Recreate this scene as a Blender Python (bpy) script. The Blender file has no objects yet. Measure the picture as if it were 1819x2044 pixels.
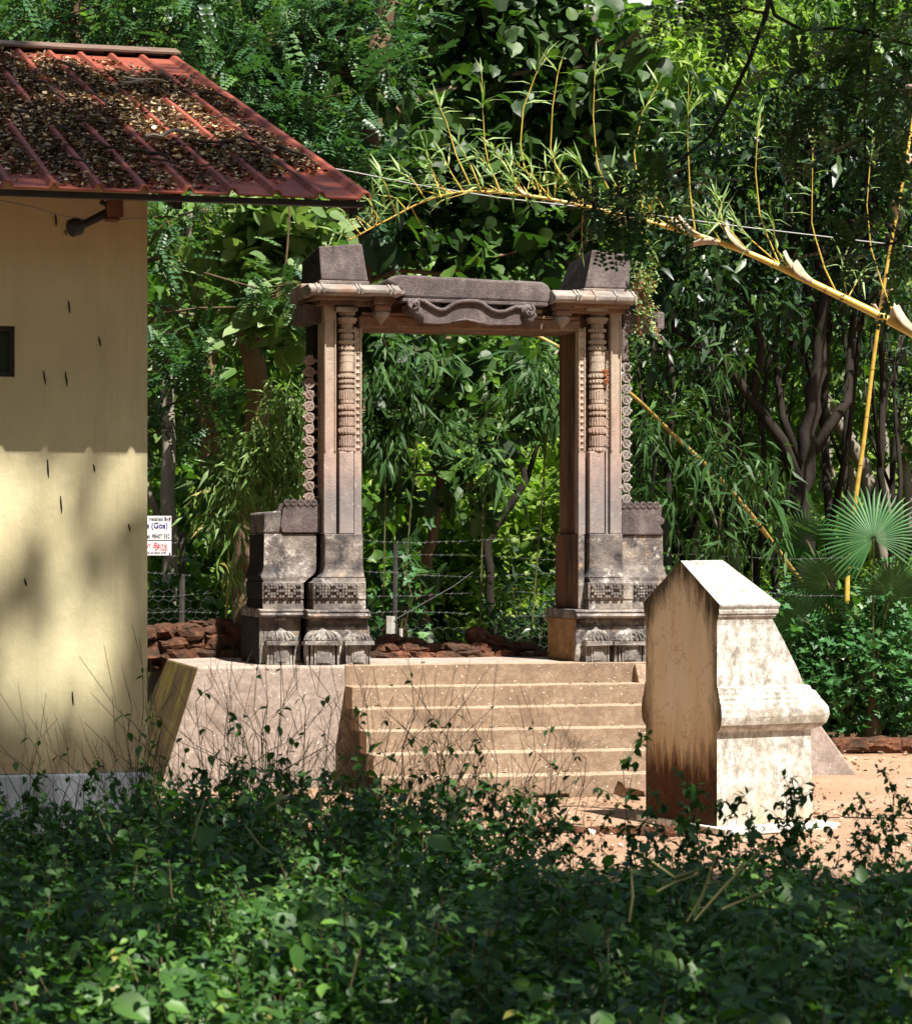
import bpy, math, random
import numpy as np
from mathutils import Vector, Matrix, noise as mnoise
random.seed(7)
rng = np.random.default_rng(11)
SC = bpy.context.scene
COL = SC.collection
R = math.radians

# ------------------------------------------------------------------ camera, world, sun, exposure
CH, FOC, CX, HY = 2.1, 5375.0, 909.5, 1105.0          # eye height; focal length, principal column and horizon row on an 1819 px wide print
cam = bpy.data.cameras.new('camera')
camo = bpy.data.objects.new('camera', cam); COL.objects.link(camo)
camo.location = (0, 0, CH); camo.rotation_euler = (R(90), 0, 0)
cam.sensor_fit = 'HORIZONTAL'; cam.sensor_width = 36.0; cam.lens = 36.0*FOC/1819.0
cam.shift_y = (HY-1022.0)/1819.0
cam.clip_start = 0.1; cam.clip_end = 600
cam.dof.use_dof = True; cam.dof.focus_distance = 24.0; cam.dof.aperture_fstop = 8.0
SC.camera = camo

SUN_EL, SUN_AZ = R(62), R(32)                           # azimuth measured from behind the camera towards the right
SD = Vector((math.sin(SUN_AZ)*math.cos(SUN_EL), -math.cos(SUN_AZ)*math.cos(SUN_EL), math.sin(SUN_EL)))
world = bpy.data.worlds.new('World'); SC.world = world; world.use_nodes = True
wn = world.node_tree
for n in list(wn.nodes): wn.nodes.remove(n)
sky = wn.nodes.new('ShaderNodeTexSky'); sky.sky_type = 'NISHITA'; sky.sun_disc = False
sky.sun_elevation = SUN_EL; sky.sun_rotation = R(180)-SUN_AZ
sky.air_density = 1.0; sky.dust_density = 2.5; sky.ozone_density = 1.0
bg = wn.nodes.new('ShaderNodeBackground'); bg.inputs[1].default_value = 0.055
wo = wn.nodes.new('ShaderNodeOutputWorld')
wn.links.new(sky.outputs[0], bg.inputs[0]); wn.links.new(bg.outputs[0], wo.inputs[0])
sl = bpy.data.lights.new('sun', 'SUN'); sl.energy = 5.0; sl.angle = R(0.5); sl.color = (1.0, 0.95, 0.86)
so = bpy.data.objects.new('sun', sl); COL.objects.link(so)
so.location = (6, -8, 18); so.rotation_euler = SD.to_track_quat('Z', 'Y').to_euler()
SC.view_settings.view_transform = 'Standard'; SC.view_settings.look = 'None'
SC.view_settings.exposure = 1.38; SC.view_settings.gamma = 1.0
try:
    SC.cycles.max_bounces = 7; SC.cycles.diffuse_bounces = 3; SC.cycles.glossy_bounces = 2
    SC.cycles.transmission_bounces = 4; SC.cycles.transparent_max_bounces = 4
    SC.cycles.caustics_reflective = False; SC.cycles.caustics_refractive = False
except Exception: pass

# ------------------------------------------------------------------ helpers: points
def at(px, py, Y):
    return Vector(((px-CX)*Y/FOC, Y, CH-(py-HY)*Y/FOC))
class Frame:
    """a local frame turned by a about z: u to the right along the front, v back into depth"""
    def __init__(s, X0, Y0, a): s.X, s.Y, s.a, s.c, s.s = X0, Y0, a, math.cos(a), math.sin(a)
    def w(s, u, v, z=0): return Vector((s.X+u*s.c-v*s.s, s.Y+u*s.s+v*s.c, z))
    def u(s, px, v=0):
        k = (px-CX)/FOC
        return (k*(s.Y+v*s.c)-s.X+v*s.s)/(s.c-k*s.s)
    def z(s, py, px, v=0):
        u = s.u(px, v); return CH-(py-HY)*(s.Y+u*s.s+v*s.c)/FOC
    def p(s, px, py, v=0): return Vector((s.u(px, v), v, s.z(py, px, v)))

# ------------------------------------------------------------------ helpers: objects
def link(name, data, parent=None):
    o = bpy.data.objects.new(name, data); COL.objects.link(o)
    if parent is not None: o.parent = parent
    return o
def tag(o, label=None, cat=None, group=None, kind=None):
    if label: o['label'] = label
    if cat: o['category'] = cat
    if group: o['group'] = group
    if kind: o['kind'] = kind
    return o
def thing(name, label, cat, loc=(0, 0, 0), rz=0.0, group=None):
    o = link(name, None); o.location = loc; o.rotation_euler = (0, 0, rz); o.empty_display_size = .2
    return tag(o, label, cat, group)
def copy_tree(o, parent=None):
    c = o.copy(); COL.objects.link(c)
    if parent is not None: c.parent = parent; c.matrix_parent_inverse = o.matrix_parent_inverse
    for ch in [x for x in KIDS.get(o.name, [])]: copy_tree(ch, c)
    return c
KIDS = {}
def kids(o): KIDS[o.name] = [x for x in bpy.data.objects if x.parent == o]

class MB:
    def __init__(s): s.v, s.f, s.m = [], [], []
    def add(s, V, F, m=0):
        n = len(s.v); s.v += [tuple(p) for p in V]
        s.f += [tuple(i+n for i in f) for f in F]; s.m += [m]*len(F); return s
    def box(s, a, b, m=0, tx=0, ty=0, jit=0):
        (x0, y0, z0), (x1, y1, z1) = a, b
        if x0 > x1: x0, x1 = x1, x0
        if y0 > y1: y0, y1 = y1, y0
        if z0 > z1: z0, z1 = z1, z0
        V = [(x0, y0, z0), (x1, y0, z0), (x1, y1, z0), (x0, y1, z0),
             (x0+tx, y0+ty, z1), (x1-tx, y0+ty, z1), (x1-tx, y1-ty, z1), (x0+tx, y1-ty, z1)]
        if jit: V = [tuple(c+random.uniform(-jit, jit) for c in p) for p in V]
        return s.add(V, [(3, 2, 1, 0), (4, 5, 6, 7), (0, 1, 5, 4), (1, 2, 6, 5), (2, 3, 7, 6), (3, 0, 4, 7)], m)
    def hexa(s, B, T, m=0):
        return s.add(list(B)+list(T), [(3, 2, 1, 0), (4, 5, 6, 7), (0, 1, 5, 4), (1, 2, 6, 5), (2, 3, 7, 6), (3, 0, 4, 7)], m)
    def prism(s, P, v0, v1, m=0):
        """outline P of (u,z), counter-clockwise seen from the front (-v), pushed from v0 to v1"""
        n = len(P)
        V = [(u, v0, z) for u, z in P]+[(u, v1, z) for u, z in P]
        F = [tuple(range(n)), tuple(range(2*n-1, n-1, -1))]+[(i+n, (i+1) % n+n, (i+1) % n, i) for i in range(n)]
        return s.add(V, F, m)
    def extr_u(s, P, u0, u1, m=0):
        """profile P of (v,z) pushed along u"""
        n = len(P)
        V = [(u0, v, z) for v, z in P]+[(u1, v, z) for v, z in P]
        F = [tuple(range(n-1, -1, -1)), tuple(range(n, 2*n))]+[(i, (i+1) % n, (i+1) % n+n, i+n) for i in range(n)]
        return s.add(V, F, m)
    def tube(s, pts, rad, n=6, m=0, cap=True):
        pts = [Vector(p) for p in pts]
        if not hasattr(rad, '__len__'): rad = [rad]*len(pts)
        V, F = [], []; ref = None
        for i, p in enumerate(pts):
            d = (pts[min(i+1, len(pts)-1)]-pts[max(i-1, 0)])
            d = d.normalized() if d.length > 1e-9 else Vector((0, 0, 1))
            if ref is None: ref = Vector((0, 0, 1)) if abs(d.z) < .9 else Vector((1, 0, 0))
            a = d.cross(ref).normalized(); b = a.cross(d); ref = b
            for k in range(n):
                t = 2*math.pi*k/n; V.append(p+(a*math.cos(t)+b*math.sin(t))*rad[i])
        for i in range(len(pts)-1):
            for k in range(n):
                k2 = (k+1) % n; F.append((i*n+k, (i+1)*n+k, (i+1)*n+k2, i*n+k2))
        if cap: F += [tuple(range(n)), tuple(range(len(pts)*n-1, (len(pts)-1)*n-1, -1))]
        return s.add(V, F, m)
    def lathe(s, cu, cv, rings, n=12, m=0, ph=0, squash=1.0):
        V = [(cu+r*math.cos(2*math.pi*k/n+ph), cv+squash*r*math.sin(2*math.pi*k/n+ph), z) for z, r in rings for k in range(n)]
        F = [(i*n+k, i*n+(k+1) % n, (i+1)*n+(k+1) % n, (i+1)*n+k) for i in range(len(rings)-1) for k in range(n)]
        F += [tuple(range(n-1, -1, -1)), tuple(range((len(rings)-1)*n, len(rings)*n))]
        return s.add(V, F, m)
    def ring(s, c, R0, r, n=14, k=5, m=0):
        """a torus standing in the u-z plane"""
        pts = [(c[0]+R0*math.cos(2*math.pi*i/n), c[1], c[2]+R0*math.sin(2*math.pi*i/n)) for i in range(n+1)]
        return s.tube(pts, r, k, m, cap=False)
    def rock(s, c, sz, m=0, sub=2, amp=.16, rot=0, seed=0):
        import bmesh
        bm = bmesh.new(); bmesh.ops.create_cube(bm, size=1.0)
        bmesh.ops.subdivide_edges(bm, edges=bm.edges[:], cuts=3, use_grid_fill=True)
        cr, sr = math.cos(rot), math.sin(rot)
        V = []
        for v in bm.verts:
            p = v.co.copy(); q = p.normalized()*.62; p = p.lerp(q, .62)
            p += Vector(mnoise.noise_vector(p*2.3+Vector((seed*3.1, seed*1.7, 0))))*amp
            p += Vector(mnoise.noise_vector(p*6+Vector((seed, 9, seed))))*amp*.35
            x, y, z = p.x*sz[0], p.y*sz[1], p.z*sz[2]
            V.append((c[0]+x*cr-z*sr, c[1]+y, c[2]+x*sr+z*cr))
        bm.verts.index_update()
        F = [tuple(v.index for v in f.verts) for f in bm.faces]; bm.free()
        return s.add(V, F, m)
    def build(s, name, mats, parent=None, bevel=0, smooth=False, jit=0):
        me = bpy.data.meshes.new(name)
        V = s.v
        if jit: V = [tuple(c+random.uniform(-jit, jit) for c in p) for p in V]
        me.from_pydata(V, [], s.f)
        if not isinstance(mats, (list, tuple)): mats = [mats]
        for m in mats: me.materials.append(m)
        me.polygons.foreach_set('material_index', s.m)
        if smooth: me.polygons.foreach_set('use_smooth', [True]*len(s.f))
        me.update()
        o = link(name, me, parent)
        if bevel:
            b = o.modifiers.new('bevel', 'BEVEL'); b.width = bevel; b.segments = 2; b.limit_method = 'ANGLE'; b.angle_limit = R(40)
        return o

# ------------------------------------------------------------------ helpers: leaves (numpy)
def T_(V, F): return np.array(V, float), np.array(F, int)
DIAMOND = T_([(0, 0, 0), (.28, .45, .05), (0, 1, -.1), (-.28, .45, .05)], [(0, 1, 2), (0, 2, 3)])
NARROW = T_([(0, 0, 0), (.078, .34, .02), (0, .42, 0), (-.078, .34, .02), (0, 1, -.22)], [(0, 1, 2), (0, 2, 3), (1, 4, 2), (2, 4, 3)])
LANCE = T_([(0, 0, 0), (.16, .4, .05), (0, .45, 0), (-.16, .4, .05), (0, 1, -.15)], [(0, 1, 2), (0, 2, 3), (1, 4, 2), (2, 4, 3)])
OVATE = T_([(0, 0, 0), (.27, .22, .05), (.27, .55, .04), (0, 1, -.14), (-.27, .55, .04), (-.27, .22, .05), (0, .45, -.03)],
           [(0, 1, 6), (1, 2, 6), (2, 3, 6), (3, 4, 6), (4, 5, 6), (5, 0, 6)])
BROAD = T_([(0, 0, 0), (.26, .04, .04), (.45, .3, .08), (.36, .66, .05), (.14, .88, -.04), (0, 1, -.16), (-.14, .88, -.04), (-.36, .66, .05), (-.45, .3, .08), (-.26, .04, .04), (0, .42, -.03)],
           [(i, (i+1) % 10, 10) for i in range(10)])
_l = []
for i, (ang, rr) in enumerate([(-90, .06), (-40, .42), (-18, .22), (12, .52), (42, .28), (90, .62), (138, .28), (168, .52), (198, .22), (220, .42)]):
    _l.append((rr*math.cos(R(ang)), .4+rr*math.sin(R(ang)), .05 if rr > .3 else 0))
LOBED = T_(_l+[(0, .4, -.03)], [(i, (i+1) % 10, 10) for i in range(10)])
def _pinnate():
    V, F = [], []
    n = 6
    for i in range(n):
        y = .16+.80*i/(n-1); z = -.20*y*y; L = .23*(1-.3*abs(i/(n-1)-.5))*random.uniform(.85, 1.15); W = .085
        for sx in (1, -1):
            a = R(62); dx, dy = math.sin(a)*sx, math.cos(a)
            b = len(V)
            V += [(0, y, z), (dx*L*.5+dy*W*sx, y+dy*L*.5-abs(dx)*W, z+.015), (dx*L, y+dy*L, z-.03), (dx*L*.5-dy*W*sx, y+dy*L*.5+abs(dx)*W, z+.015)]
            F += [(b, b+1, b+2), (b, b+2, b+3)]
    b = len(V); V += [(-.006, 0, 0), (.006, 0, 0), (0, 1, -.22)]; F += [(b, b+1, b+2)]
    return T_(V, F)
PINNATE = _pinnate()

def nrmz(a): return a/np.maximum(np.linalg.norm(a, axis=1, keepdims=True), 1e-9)
class LeafSet:
    def __init__(s): s.V, s.F, s.t, s.n = [], [], [], 0
    def put(s, tpl, pos, axis, nrm, size, tint=None, wide=1.0):
        TV, TF = tpl; pos = np.asarray(pos, float); N = len(pos)
        if N == 0: return
        axis = nrmz(np.asarray(axis, float)); nrm = np.asarray(nrm, float)
        nrm = nrmz(nrm-axis*np.sum(nrm*axis, 1, keepdims=True)); side = np.cross(axis, nrm)
        size = np.broadcast_to(np.asarray(size, float), (N,))
        W = pos[:, None, :]+size[:, None, None]*(TV[None, :, 0:1]*wide*side[:, None, :]+TV[None, :, 1:2]*axis[:, None, :]+TV[None, :, 2:3]*nrm[:, None, :])
        s.V.append(W.reshape(-1, 3))
        s.F.append((TF[None]+(s.n+np.arange(N)*len(TV))[:, None, None]).reshape(-1, 3)); s.n += N*len(TV)
        if tint is None: tint = rng.random(N)
        s.t.append(np.repeat(np.asarray(tint, float), len(TF)))
    def build(s, name, m, parent=None, org=(0, 0, 0)):
        V = np.concatenate(s.V)-np.array(org); F = np.concatenate(s.F); t = np.concatenate(s.t)
        me = bpy.data.meshes.new(name)
        me.vertices.add(len(V)); me.vertices.foreach_set('co', V.astype(np.float32).ravel())
        me.loops.add(len(F)*3); me.loops.foreach_set('vertex_index', F.astype(np.int32).ravel())
        me.polygons.add(len(F)); me.polygons.foreach_set('loop_start', np.arange(0, len(F)*3, 3, dtype=np.int32))
        me.update(calc_edges=True)
        a = me.attributes.new('tint', 'FLOAT', 'FACE'); a.data.foreach_set('value', t.astype(np.float32))
        me.materials.append(m)
        return link(name, me, parent)

# ------------------------------------------------------------------ helpers: materials
class Mat:
    def __init__(s, name, rough=.85, spec=.25):
        s.m = bpy.data.materials.new(name); s.m.use_nodes = True; s.nt = s.m.node_tree
        s.b = s.nt.nodes['Principled BSDF']; s.b.inputs['Roughness'].default_value = rough
        s.b.inputs['Specular IOR Level'].default_value = spec
        s.tc = s.nt.nodes.new('ShaderNodeTexCoord').outputs['Object']
    def N(s, t): return s.nt.nodes.new(t)
    def L(s, a, b): s.nt.links.new(a, b)
    def noise(s, scale, detail=4, rough=.6, stretch=None, dist=0, off=0):
        n = s.N('ShaderNodeTexNoise'); n.inputs['Scale'].default_value = scale; n.inputs['Detail'].default_value = detail
        n.inputs['Roughness'].default_value = rough; n.inputs['Distortion'].default_value = dist
        mp = s.N('ShaderNodeMapping'); mp.inputs['Scale'].default_value = stretch or (1, 1, 1); mp.inputs['Location'].default_value = (off, off*.7, off*1.3)
        s.L(s.tc, mp.inputs[0]); s.L(mp.outputs[0], n.inputs['Vector']); return n.outputs['Fac']
    def vor(s, scale, feat='F1', stretch=None):
        n = s.N('ShaderNodeTexVoronoi'); n.inputs['Scale'].default_value = scale; n.feature = feat
        mp = s.N('ShaderNodeMapping'); mp.inputs['Scale'].default_value = stretch or (1, 1, 1)
        s.L(s.tc, mp.inputs[0]); s.L(mp.outputs[0], n.inputs['Vector']); return n.outputs['Distance']
    def xyz(s):
        n = s.N('ShaderNodeSeparateXYZ'); s.L(s.tc, n.inputs[0]); return n.outputs
    def ramp(s, fac, stops, interp='LINEAR'):
        n = s.N('ShaderNodeValToRGB'); e = n.color_ramp.elements; n.color_ramp.interpolation = interp
        while len(e) < len(stops): e.new(.5)
        for el, (p, c) in zip(e, stops):
            el.position = p; el.color = (c, c, c, 1) if not hasattr(c, '__len__') else (*c, 1)
        s.L(fac, n.inputs[0]); return n.outputs[0]
    def math(s, op, a, b=0.0, clamp=False):
        n = s.N('ShaderNodeMath'); n.operation = op; n.use_clamp = clamp
        for i, x in enumerate((a, b)):
            if isinstance(x, (int, float)): n.inputs[i].default_value = x
            else: s.L(x, n.inputs[i])
        return n.outputs[0]
    def mix(s, fac, a, b, mode='MIX'):
        n = s.N('ShaderNodeMix'); n.data_type = 'RGBA'; n.blend_type = mode
        for i, x in ((0, fac), (6, a), (7, b)):
            if isinstance(x, (int, float)): n.inputs[i].default_value = x
            elif hasattr(x, '__len__') and not hasattr(x, 'is_linked'): n.inputs[i].default_value = (*x, 1)
            else: s.L(x, n.inputs[i])
        return n.outputs[2]
    def color(s, c):
        if hasattr(c, '__len__') and not hasattr(c, 'is_linked'): s.b.inputs['Base Color'].default_value = (*c, 1)
        else: s.L(c, s.b.inputs['Base Color'])
        return s
    def bump(s, h, strength=.5, dist=.02):
        n = s.N('ShaderNodeBump'); n.inputs['Strength'].default_value = strength; n.inputs['Distance'].default_value = dist
        s.L(h, n.inputs['Height']); s.L(n.outputs[0], s.b.inputs['Normal']); return s

def leaf_mat(name, dark, mid, lite, trans=.3, rough=.42, spec=.5, yellow=None):
    s = Mat(name, rough, spec)
    at_ = s.N('ShaderNodeAttribute'); at_.attribute_name = 'tint'
    stops = [(0, dark), (.55, mid), (.93, lite)]
    if yellow: stops = [(0, dark), (.5, mid), (.9, lite), (.985, yellow)]
    c = s.ramp(at_.outputs['Fac'], stops); s.color(c)
    tr = s.N('ShaderNodeBsdfTranslucent')
    tc = s.mix(1.0, c, (1.3, 1.5, .6), 'MULTIPLY'); s.L(tc, tr.inputs[0])
    mx = s.N('ShaderNodeMixShader'); mx.inputs[0].default_value = trans
    s.L(s.b.outputs[0], mx.inputs[1]); s.L(tr.outputs[0], mx.inputs[2])
    s.L(mx.outputs[0], s.nt.nodes['Material Output'].inputs[0])
    return s.m
def bark_mat(name, a, b, scale=6):
    s = Mat(name, .9, .15)
    n = s.noise(scale, 6, .65, (1, 1, .25)); n2 = s.noise(1.6, 3)
    c = s.mix(n2, s.ramp(n, [(.3, a), (.7, b)]), tuple(x*.55 for x in a)); s.color(c); s.bump(n, .8, .03); return s.m

ML = {
 'feather': leaf_mat('leaf_feathery', (.025, .07, .028), (.050, .12, .045), (.11, .20, .065), .3, .42, .38),
 'teak': leaf_mat('leaf_broad_dark', (.016, .042, .009), (.030, .072, .014), (.085, .16, .03), .35, .5, .4),
 'pale': leaf_mat('leaf_broad_pale', (.085, .15, .05), (.16, .24, .085), (.29, .37, .17), .32, .5, .35),
 'bamboo': leaf_mat('leaf_bamboo', (.08, .15, .04), (.16, .26, .075), (.29, .39, .15), .3, .5, .35, (.35, .28, .1)),
 'bamboo_dark': leaf_mat('leaf_bamboo_dark', (.022, .06, .017), (.045, .105, .028), (.07, .14, .035), .3, .52, .28),
 'mango': leaf_mat('leaf_mango', (.010, .030, .011), (.020, .050, .016), (.055, .105, .026), .22, .38, .42),
 'lime': leaf_mat('leaf_lime', (.11, .20, .03), (.19, .29, .05), (.32, .40, .10), .42, .5, .35),
 'mid': leaf_mat('leaf_mid', (.04, .10, .018), (.08, .165, .03), (.16, .27, .05), .38, .45, .45),
 'lobed': leaf_mat('leaf_lobed', (.03, .10, .03), (.05, .15, .045), (.1, .22, .06), .3, .45, .4),
 'under': leaf_mat('leaf_undergrowth', (.024, .070, .017), (.058, .142, .028), (.14, .26, .045), .34, .45, .35, (.25, .22, .05)),
 'palm': leaf_mat('leaf_palm', (.022, .085, .022), (.04, .13, .035), (.075, .19, .06), .3, .45, .4),
 'far': leaf_mat('leaf_far', (.05, .11, .025), (.10, .18, .035), (.2, .29, .07), .35, .5, .3),
}
MB_BARK = bark_mat('bark_brown', (.16, .10, .06), (.36, .25, .16))
MB_DARK = bark_mat('bark_dark', (.020, .016, .012), (.055, .045, .034))
MB_PALE = bark_mat('bark_pale', (.22, .19, .15), (.45, .41, .34), 4)
MB_STEM = bark_mat('stem_brown', (.10, .07, .04), (.22, .16, .09), 10)
# ------------------------------------------------------------------ materials of the built things
def m_shaft():
    s = Mat('gate_shaft_stone', .88, .2)
    z = s.xyz()[2]; w = s.math('MULTIPLY', s.math('SUBTRACT', s.noise(3.0, 5, .65, (1, 1, .35)), .5), .9)
    f = s.math('DIVIDE', s.math('SUBTRACT', s.math('ADD', z, w), 1.0), 3.6)
    c = s.ramp(f, [(.0, (.20, .14, .09)), (.2, (.13, .11, .10)), (.30, (.26, .19, .135)), (.37, (.25, .22, .21)), (.45, (.20, .18, .18)),
                   (.55, (.36, .265, .235)), (.68, (.38, .275, .215)), (.76, (.40, .315, .245)), (.84, (.46, .38, .29)), (.90, (.35, .29, .24)), (1, (.17, .13, .11))])
    g = s.noise(9, 6, .7, (1, 1, .5)); c = s.mix(s.math('MULTIPLY', s.ramp(g, [(.42, 0), (.7, 1)]), .55), c, (.12, .10, .09))
    g2 = s.noise(14, 5, .7, off=4); c = s.mix(s.math('MULTIPLY', s.ramp(g2, [(.58, 0), (.72, 1)]), .6), c, (.55, .46, .36))
    s.color(c); s.bump(s.noise(45, 6, .7), .5, .012); return s.m
def m_base():
    s = Mat('gate_base_stone', .9, .2)
    n = s.noise(3.4, 7, .7); c = s.ramp(n, [(.32, (.035, .033, .033)), (.46, (.115, .10, .095)), (.58, (.21, .18, .16)), (.72, (.34, .29, .24))])
    o = s.noise(4.3, 7, .75, off=7); c = s.mix(s.math('MULTIPLY', s.ramp(o, [(.57, 0), (.66, 1)]), .75), c, (.40, .27, .17))
    wv = s.noise(5.5, 8, .8, off=3); c = s.mix(s.math('MULTIPLY', s.ramp(wv, [(.55, 0), (.64, 1)]), .7), c, (.62, .57, .52))
    k = s.noise(4.2, 7, .75, (1, 1, .5), off=12); c = s.mix(s.math('MULTIPLY', s.ramp(k, [(.55, 0), (.65, 1)]), .8), c, (.028, .027, .03))
    s.color(c); s.bump(s.noise(30, 8, .75), .8, .02); return s.m
def m_shrine():
    s = Mat('gate_shrine_stone', .9, .2)
    n = s.noise(7, 8, .78); c = s.ramp(n, [(.34, (.05, .045, .042)), (.45, (.15, .135, .125)), (.56, (.27, .245, .225)), (.68, (.50, .46, .42))])
    k = s.noise(3.1, 6, .7, off=5); c = s.mix(s.math('MULTIPLY', s.ramp(k, [(.55, 0), (.68, 1)]), .7), c, (.09, .08, .08))
    s.color(c); s.bump(s.noise(36, 8, .75), .8, .016); return s.m
def m_top():
    s = Mat('gate_top_stone', .92, .15)
    n = s.noise(5, 8, .75, (1, 1, .6)); c = s.ramp(n, [(.3, (.065, .052, .052)), (.5, (.125, .10, .098)), (.68, (.22, .185, .17)), (.8, (.34, .30, .26))])
    k = s.noise(28, 5, .8, off=5); c = s.mix(s.math('MULTIPLY', s.ramp(k, [(.58, 0), (.7, 1)]), .5), c, (.36, .32, .27))
    s.color(c); s.bump(s.noise(38, 8, .8), .9, .02); return s.m
def m_cornice():
    s = Mat('gate_cornice_stone', .9, .2)
    n = s.noise(6, 7, .7, (.6, 1, 1)); c = s.ramp(n, [(.32, (.10, .085, .078)), (.5, (.22, .19, .17)), (.68, (.36, .33, .29))])
    o = s.noise(2.6, 4, .6, off=9); c = s.mix(s.math('MULTIPLY', s.ramp(o, [(.56, 0), (.72, 1)]), .45), c, (.30, .15, .08))
    s.color(c); s.bump(s.noise(40, 7, .75), .6, .012); return s.m
def m_concrete(name, base, lo, hi, scale=1.0):
    s = Mat(name, .92, .15)
    n = s.noise(2.2*scale, 7, .7); c = s.ramp(n, [(.3, lo), (.5, base), (.7, hi)])
    g = s.noise(16, 7, .8, off=3); c = s.mix(s.math('MULTIPLY', s.ramp(g, [(.42, 0), (.58, 1)]), .6), c, tuple(x*.52 for x in base))
    d = s.noise(1.1, 6, .7, (1, 1, 2.2), off=8); c = s.mix(s.math('MULTIPLY', s.ramp(d, [(.52, 0), (.70, 1)]), .6), c, tuple(x*.45 for x in lo))
    v = s.noise(42, 3, .6, off=1); c = s.mix(s.ramp(v, [(.665, 0), (.70, 1)]), c, (.72, .64, .55))
    v2 = s.noise(9, 2, .5, off=21); c = s.mix(s.ramp(v2, [(.755, 0), (.77, 1)]), c, (.68, .62, .55))
    s.color(c); s.bump(s.noise(70, 7, .75), .6, .012); return s.m
def m_ped_lit():
    s = Mat('pedestal_limewash', .85, .2)
    z = s.xyz()[2]
    n = s.noise(10, 8, .8, (1, 1, .7)); c = s.ramp(n, [(.38, (.22, .20, .17)), (.47, (.42, .39, .35)), (.54, (.62, .60, .56)), (.64, (.78, .77, .75))])
    k = s.noise(55, 5, .8, off=6); k2 = s.noise(24, 6, .8, off=16); k = s.math('MAXIMUM', k, k2)
    c = s.mix(s.math('MULTIPLY', s.ramp(k, [(.56, 0), (.64, 1)]), .75), c, (.24, .21, .165))
    st = s.noise(7, 5, .7, (1, 1, .12), off=2); low = s.ramp(s.math('DIVIDE', z, 1.0), [(.0, 1), (.75, .25), (.95, 0)])
    c = s.mix(s.math('MULTIPLY', s.math('MULTIPLY', s.ramp(st, [(.42, 0), (.62, 1)]), low), .75), c, (.38, .30, .19))
    d = s.ramp(s.math('ADD', z, s.math('MULTIPLY', s.noise(4, 4, off=9), .5)), [(.2, 1), (.62, 0)])
    c = s.mix(s.math('MULTIPLY', d, .75), c, (.40, .30, .20))
    b = s.noise(3, 7, .75, (1, 1, 2.4), off=14); tor = s.ramp(z, [(.74, 0), (.80, 1), (1.08, 1), (1.12, 0)])
    c = s.mix(s.math('MULTIPLY', s.math('MULTIPLY', tor, s.ramp(b, [(.45, 0), (.6, 1)])), .75), c, (.24, .19, .13))
    s.color(c); s.bump(s.noise(60, 7, .8), .7, .012); return s.m
def m_ped_cap():
    s = Mat('pedestal_cap_limewash', .85, .2)
    n = s.noise(18, 8, .8); c = s.ramp(n, [(.38, (.20, .17, .145)), (.47, (.36, .33, .30)), (.58, (.52, .49, .46))])
    k = s.noise(70, 5, .8, off=6); c = s.mix(s.math('MULTIPLY', s.ramp(k, [(.56, 0), (.68, 1)]), .6), c, (.26, .21, .17))
    s.color(c); s.bump(s.noise(70, 7, .8), .7, .012); return s.m
def m_ped_end():
    s = Mat('pedestal_stained_plaster', .85, .25)
    X, Y, z = s.xyz()[0], s.xyz()[1], s.xyz()[2]
    n = s.noise(2.5, 6, .65, (1, 1, .3)); c = s.ramp(n, [(.3, (.68, .57, .39)), (.5, (.77, .66, .47)), (.7, (.80, .72, .57))])
    o = s.noise(3, 4, .6, (1, 1, .18), off=4); c = s.mix(s.math('MULTIPLY', s.ramp(o, [(.58, 0), (.72, 1)]), .5), c, (.55, .24, .07))
    lo = s.math('ADD', z, s.math('MULTIPLY', s.math('SUBTRACT', s.noise(7, 6, .7, (1, 1.4, .22), off=2), .5), .95))
    c = s.mix(s.ramp(lo, [(.45, .6), (1.0, 0)]), c, (.38, .19, .05))
    c = s.mix(s.ramp(lo, [(.10, 1), (.40, .95), (.66, 0)]), c, (.050, .016, .004))
    e = s.math('ABSOLUTE', s.math('SUBTRACT', Y, .505))
    ed = s.math('ADD', e, s.math('MULTIPLY', s.math('SUBTRACT', s.noise(6, 7, .75, (1, 1.3, .4), off=6), .5), .5))
    c = s.mix(s.math('MULTIPLY', s.ramp(ed, [(.38, 0), (.54, 1)]), .85), c, (.035, .027, .012))
    # dark weathering under the gable edges
    g = s.math('ADD', s.math('SUBTRACT', z, s.math('MULTIPLY', s.math('SUBTRACT', .505, e), .686)), s.math('MULTIPLY', s.math('SUBTRACT', s.noise(9, 7, .75, (1, 1.6, .3), off=9), .5), .7))
    c = s.mix(s.math('MULTIPLY', s.ramp(g, [(1.48/3, 0), (1.68/3, 1)], 'LINEAR') if False else s.ramp(s.math('SUBTRACT', g, 1.0), [(.45, 0), (.68, 1)]), .93), c, (.035, .025, .012))
    ck = s.noise(2.2, 5, .6, off=31); c = s.mix(s.ramp(s.math('ABSOLUTE', s.math('SUBTRACT', ck, .5)), [(.0, .5), (.006, 0)]), c, (.2, .1, .04))
    s.color(c); s.bump(s.noise(40, 7, .7), .4, .012); return s.m
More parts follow.
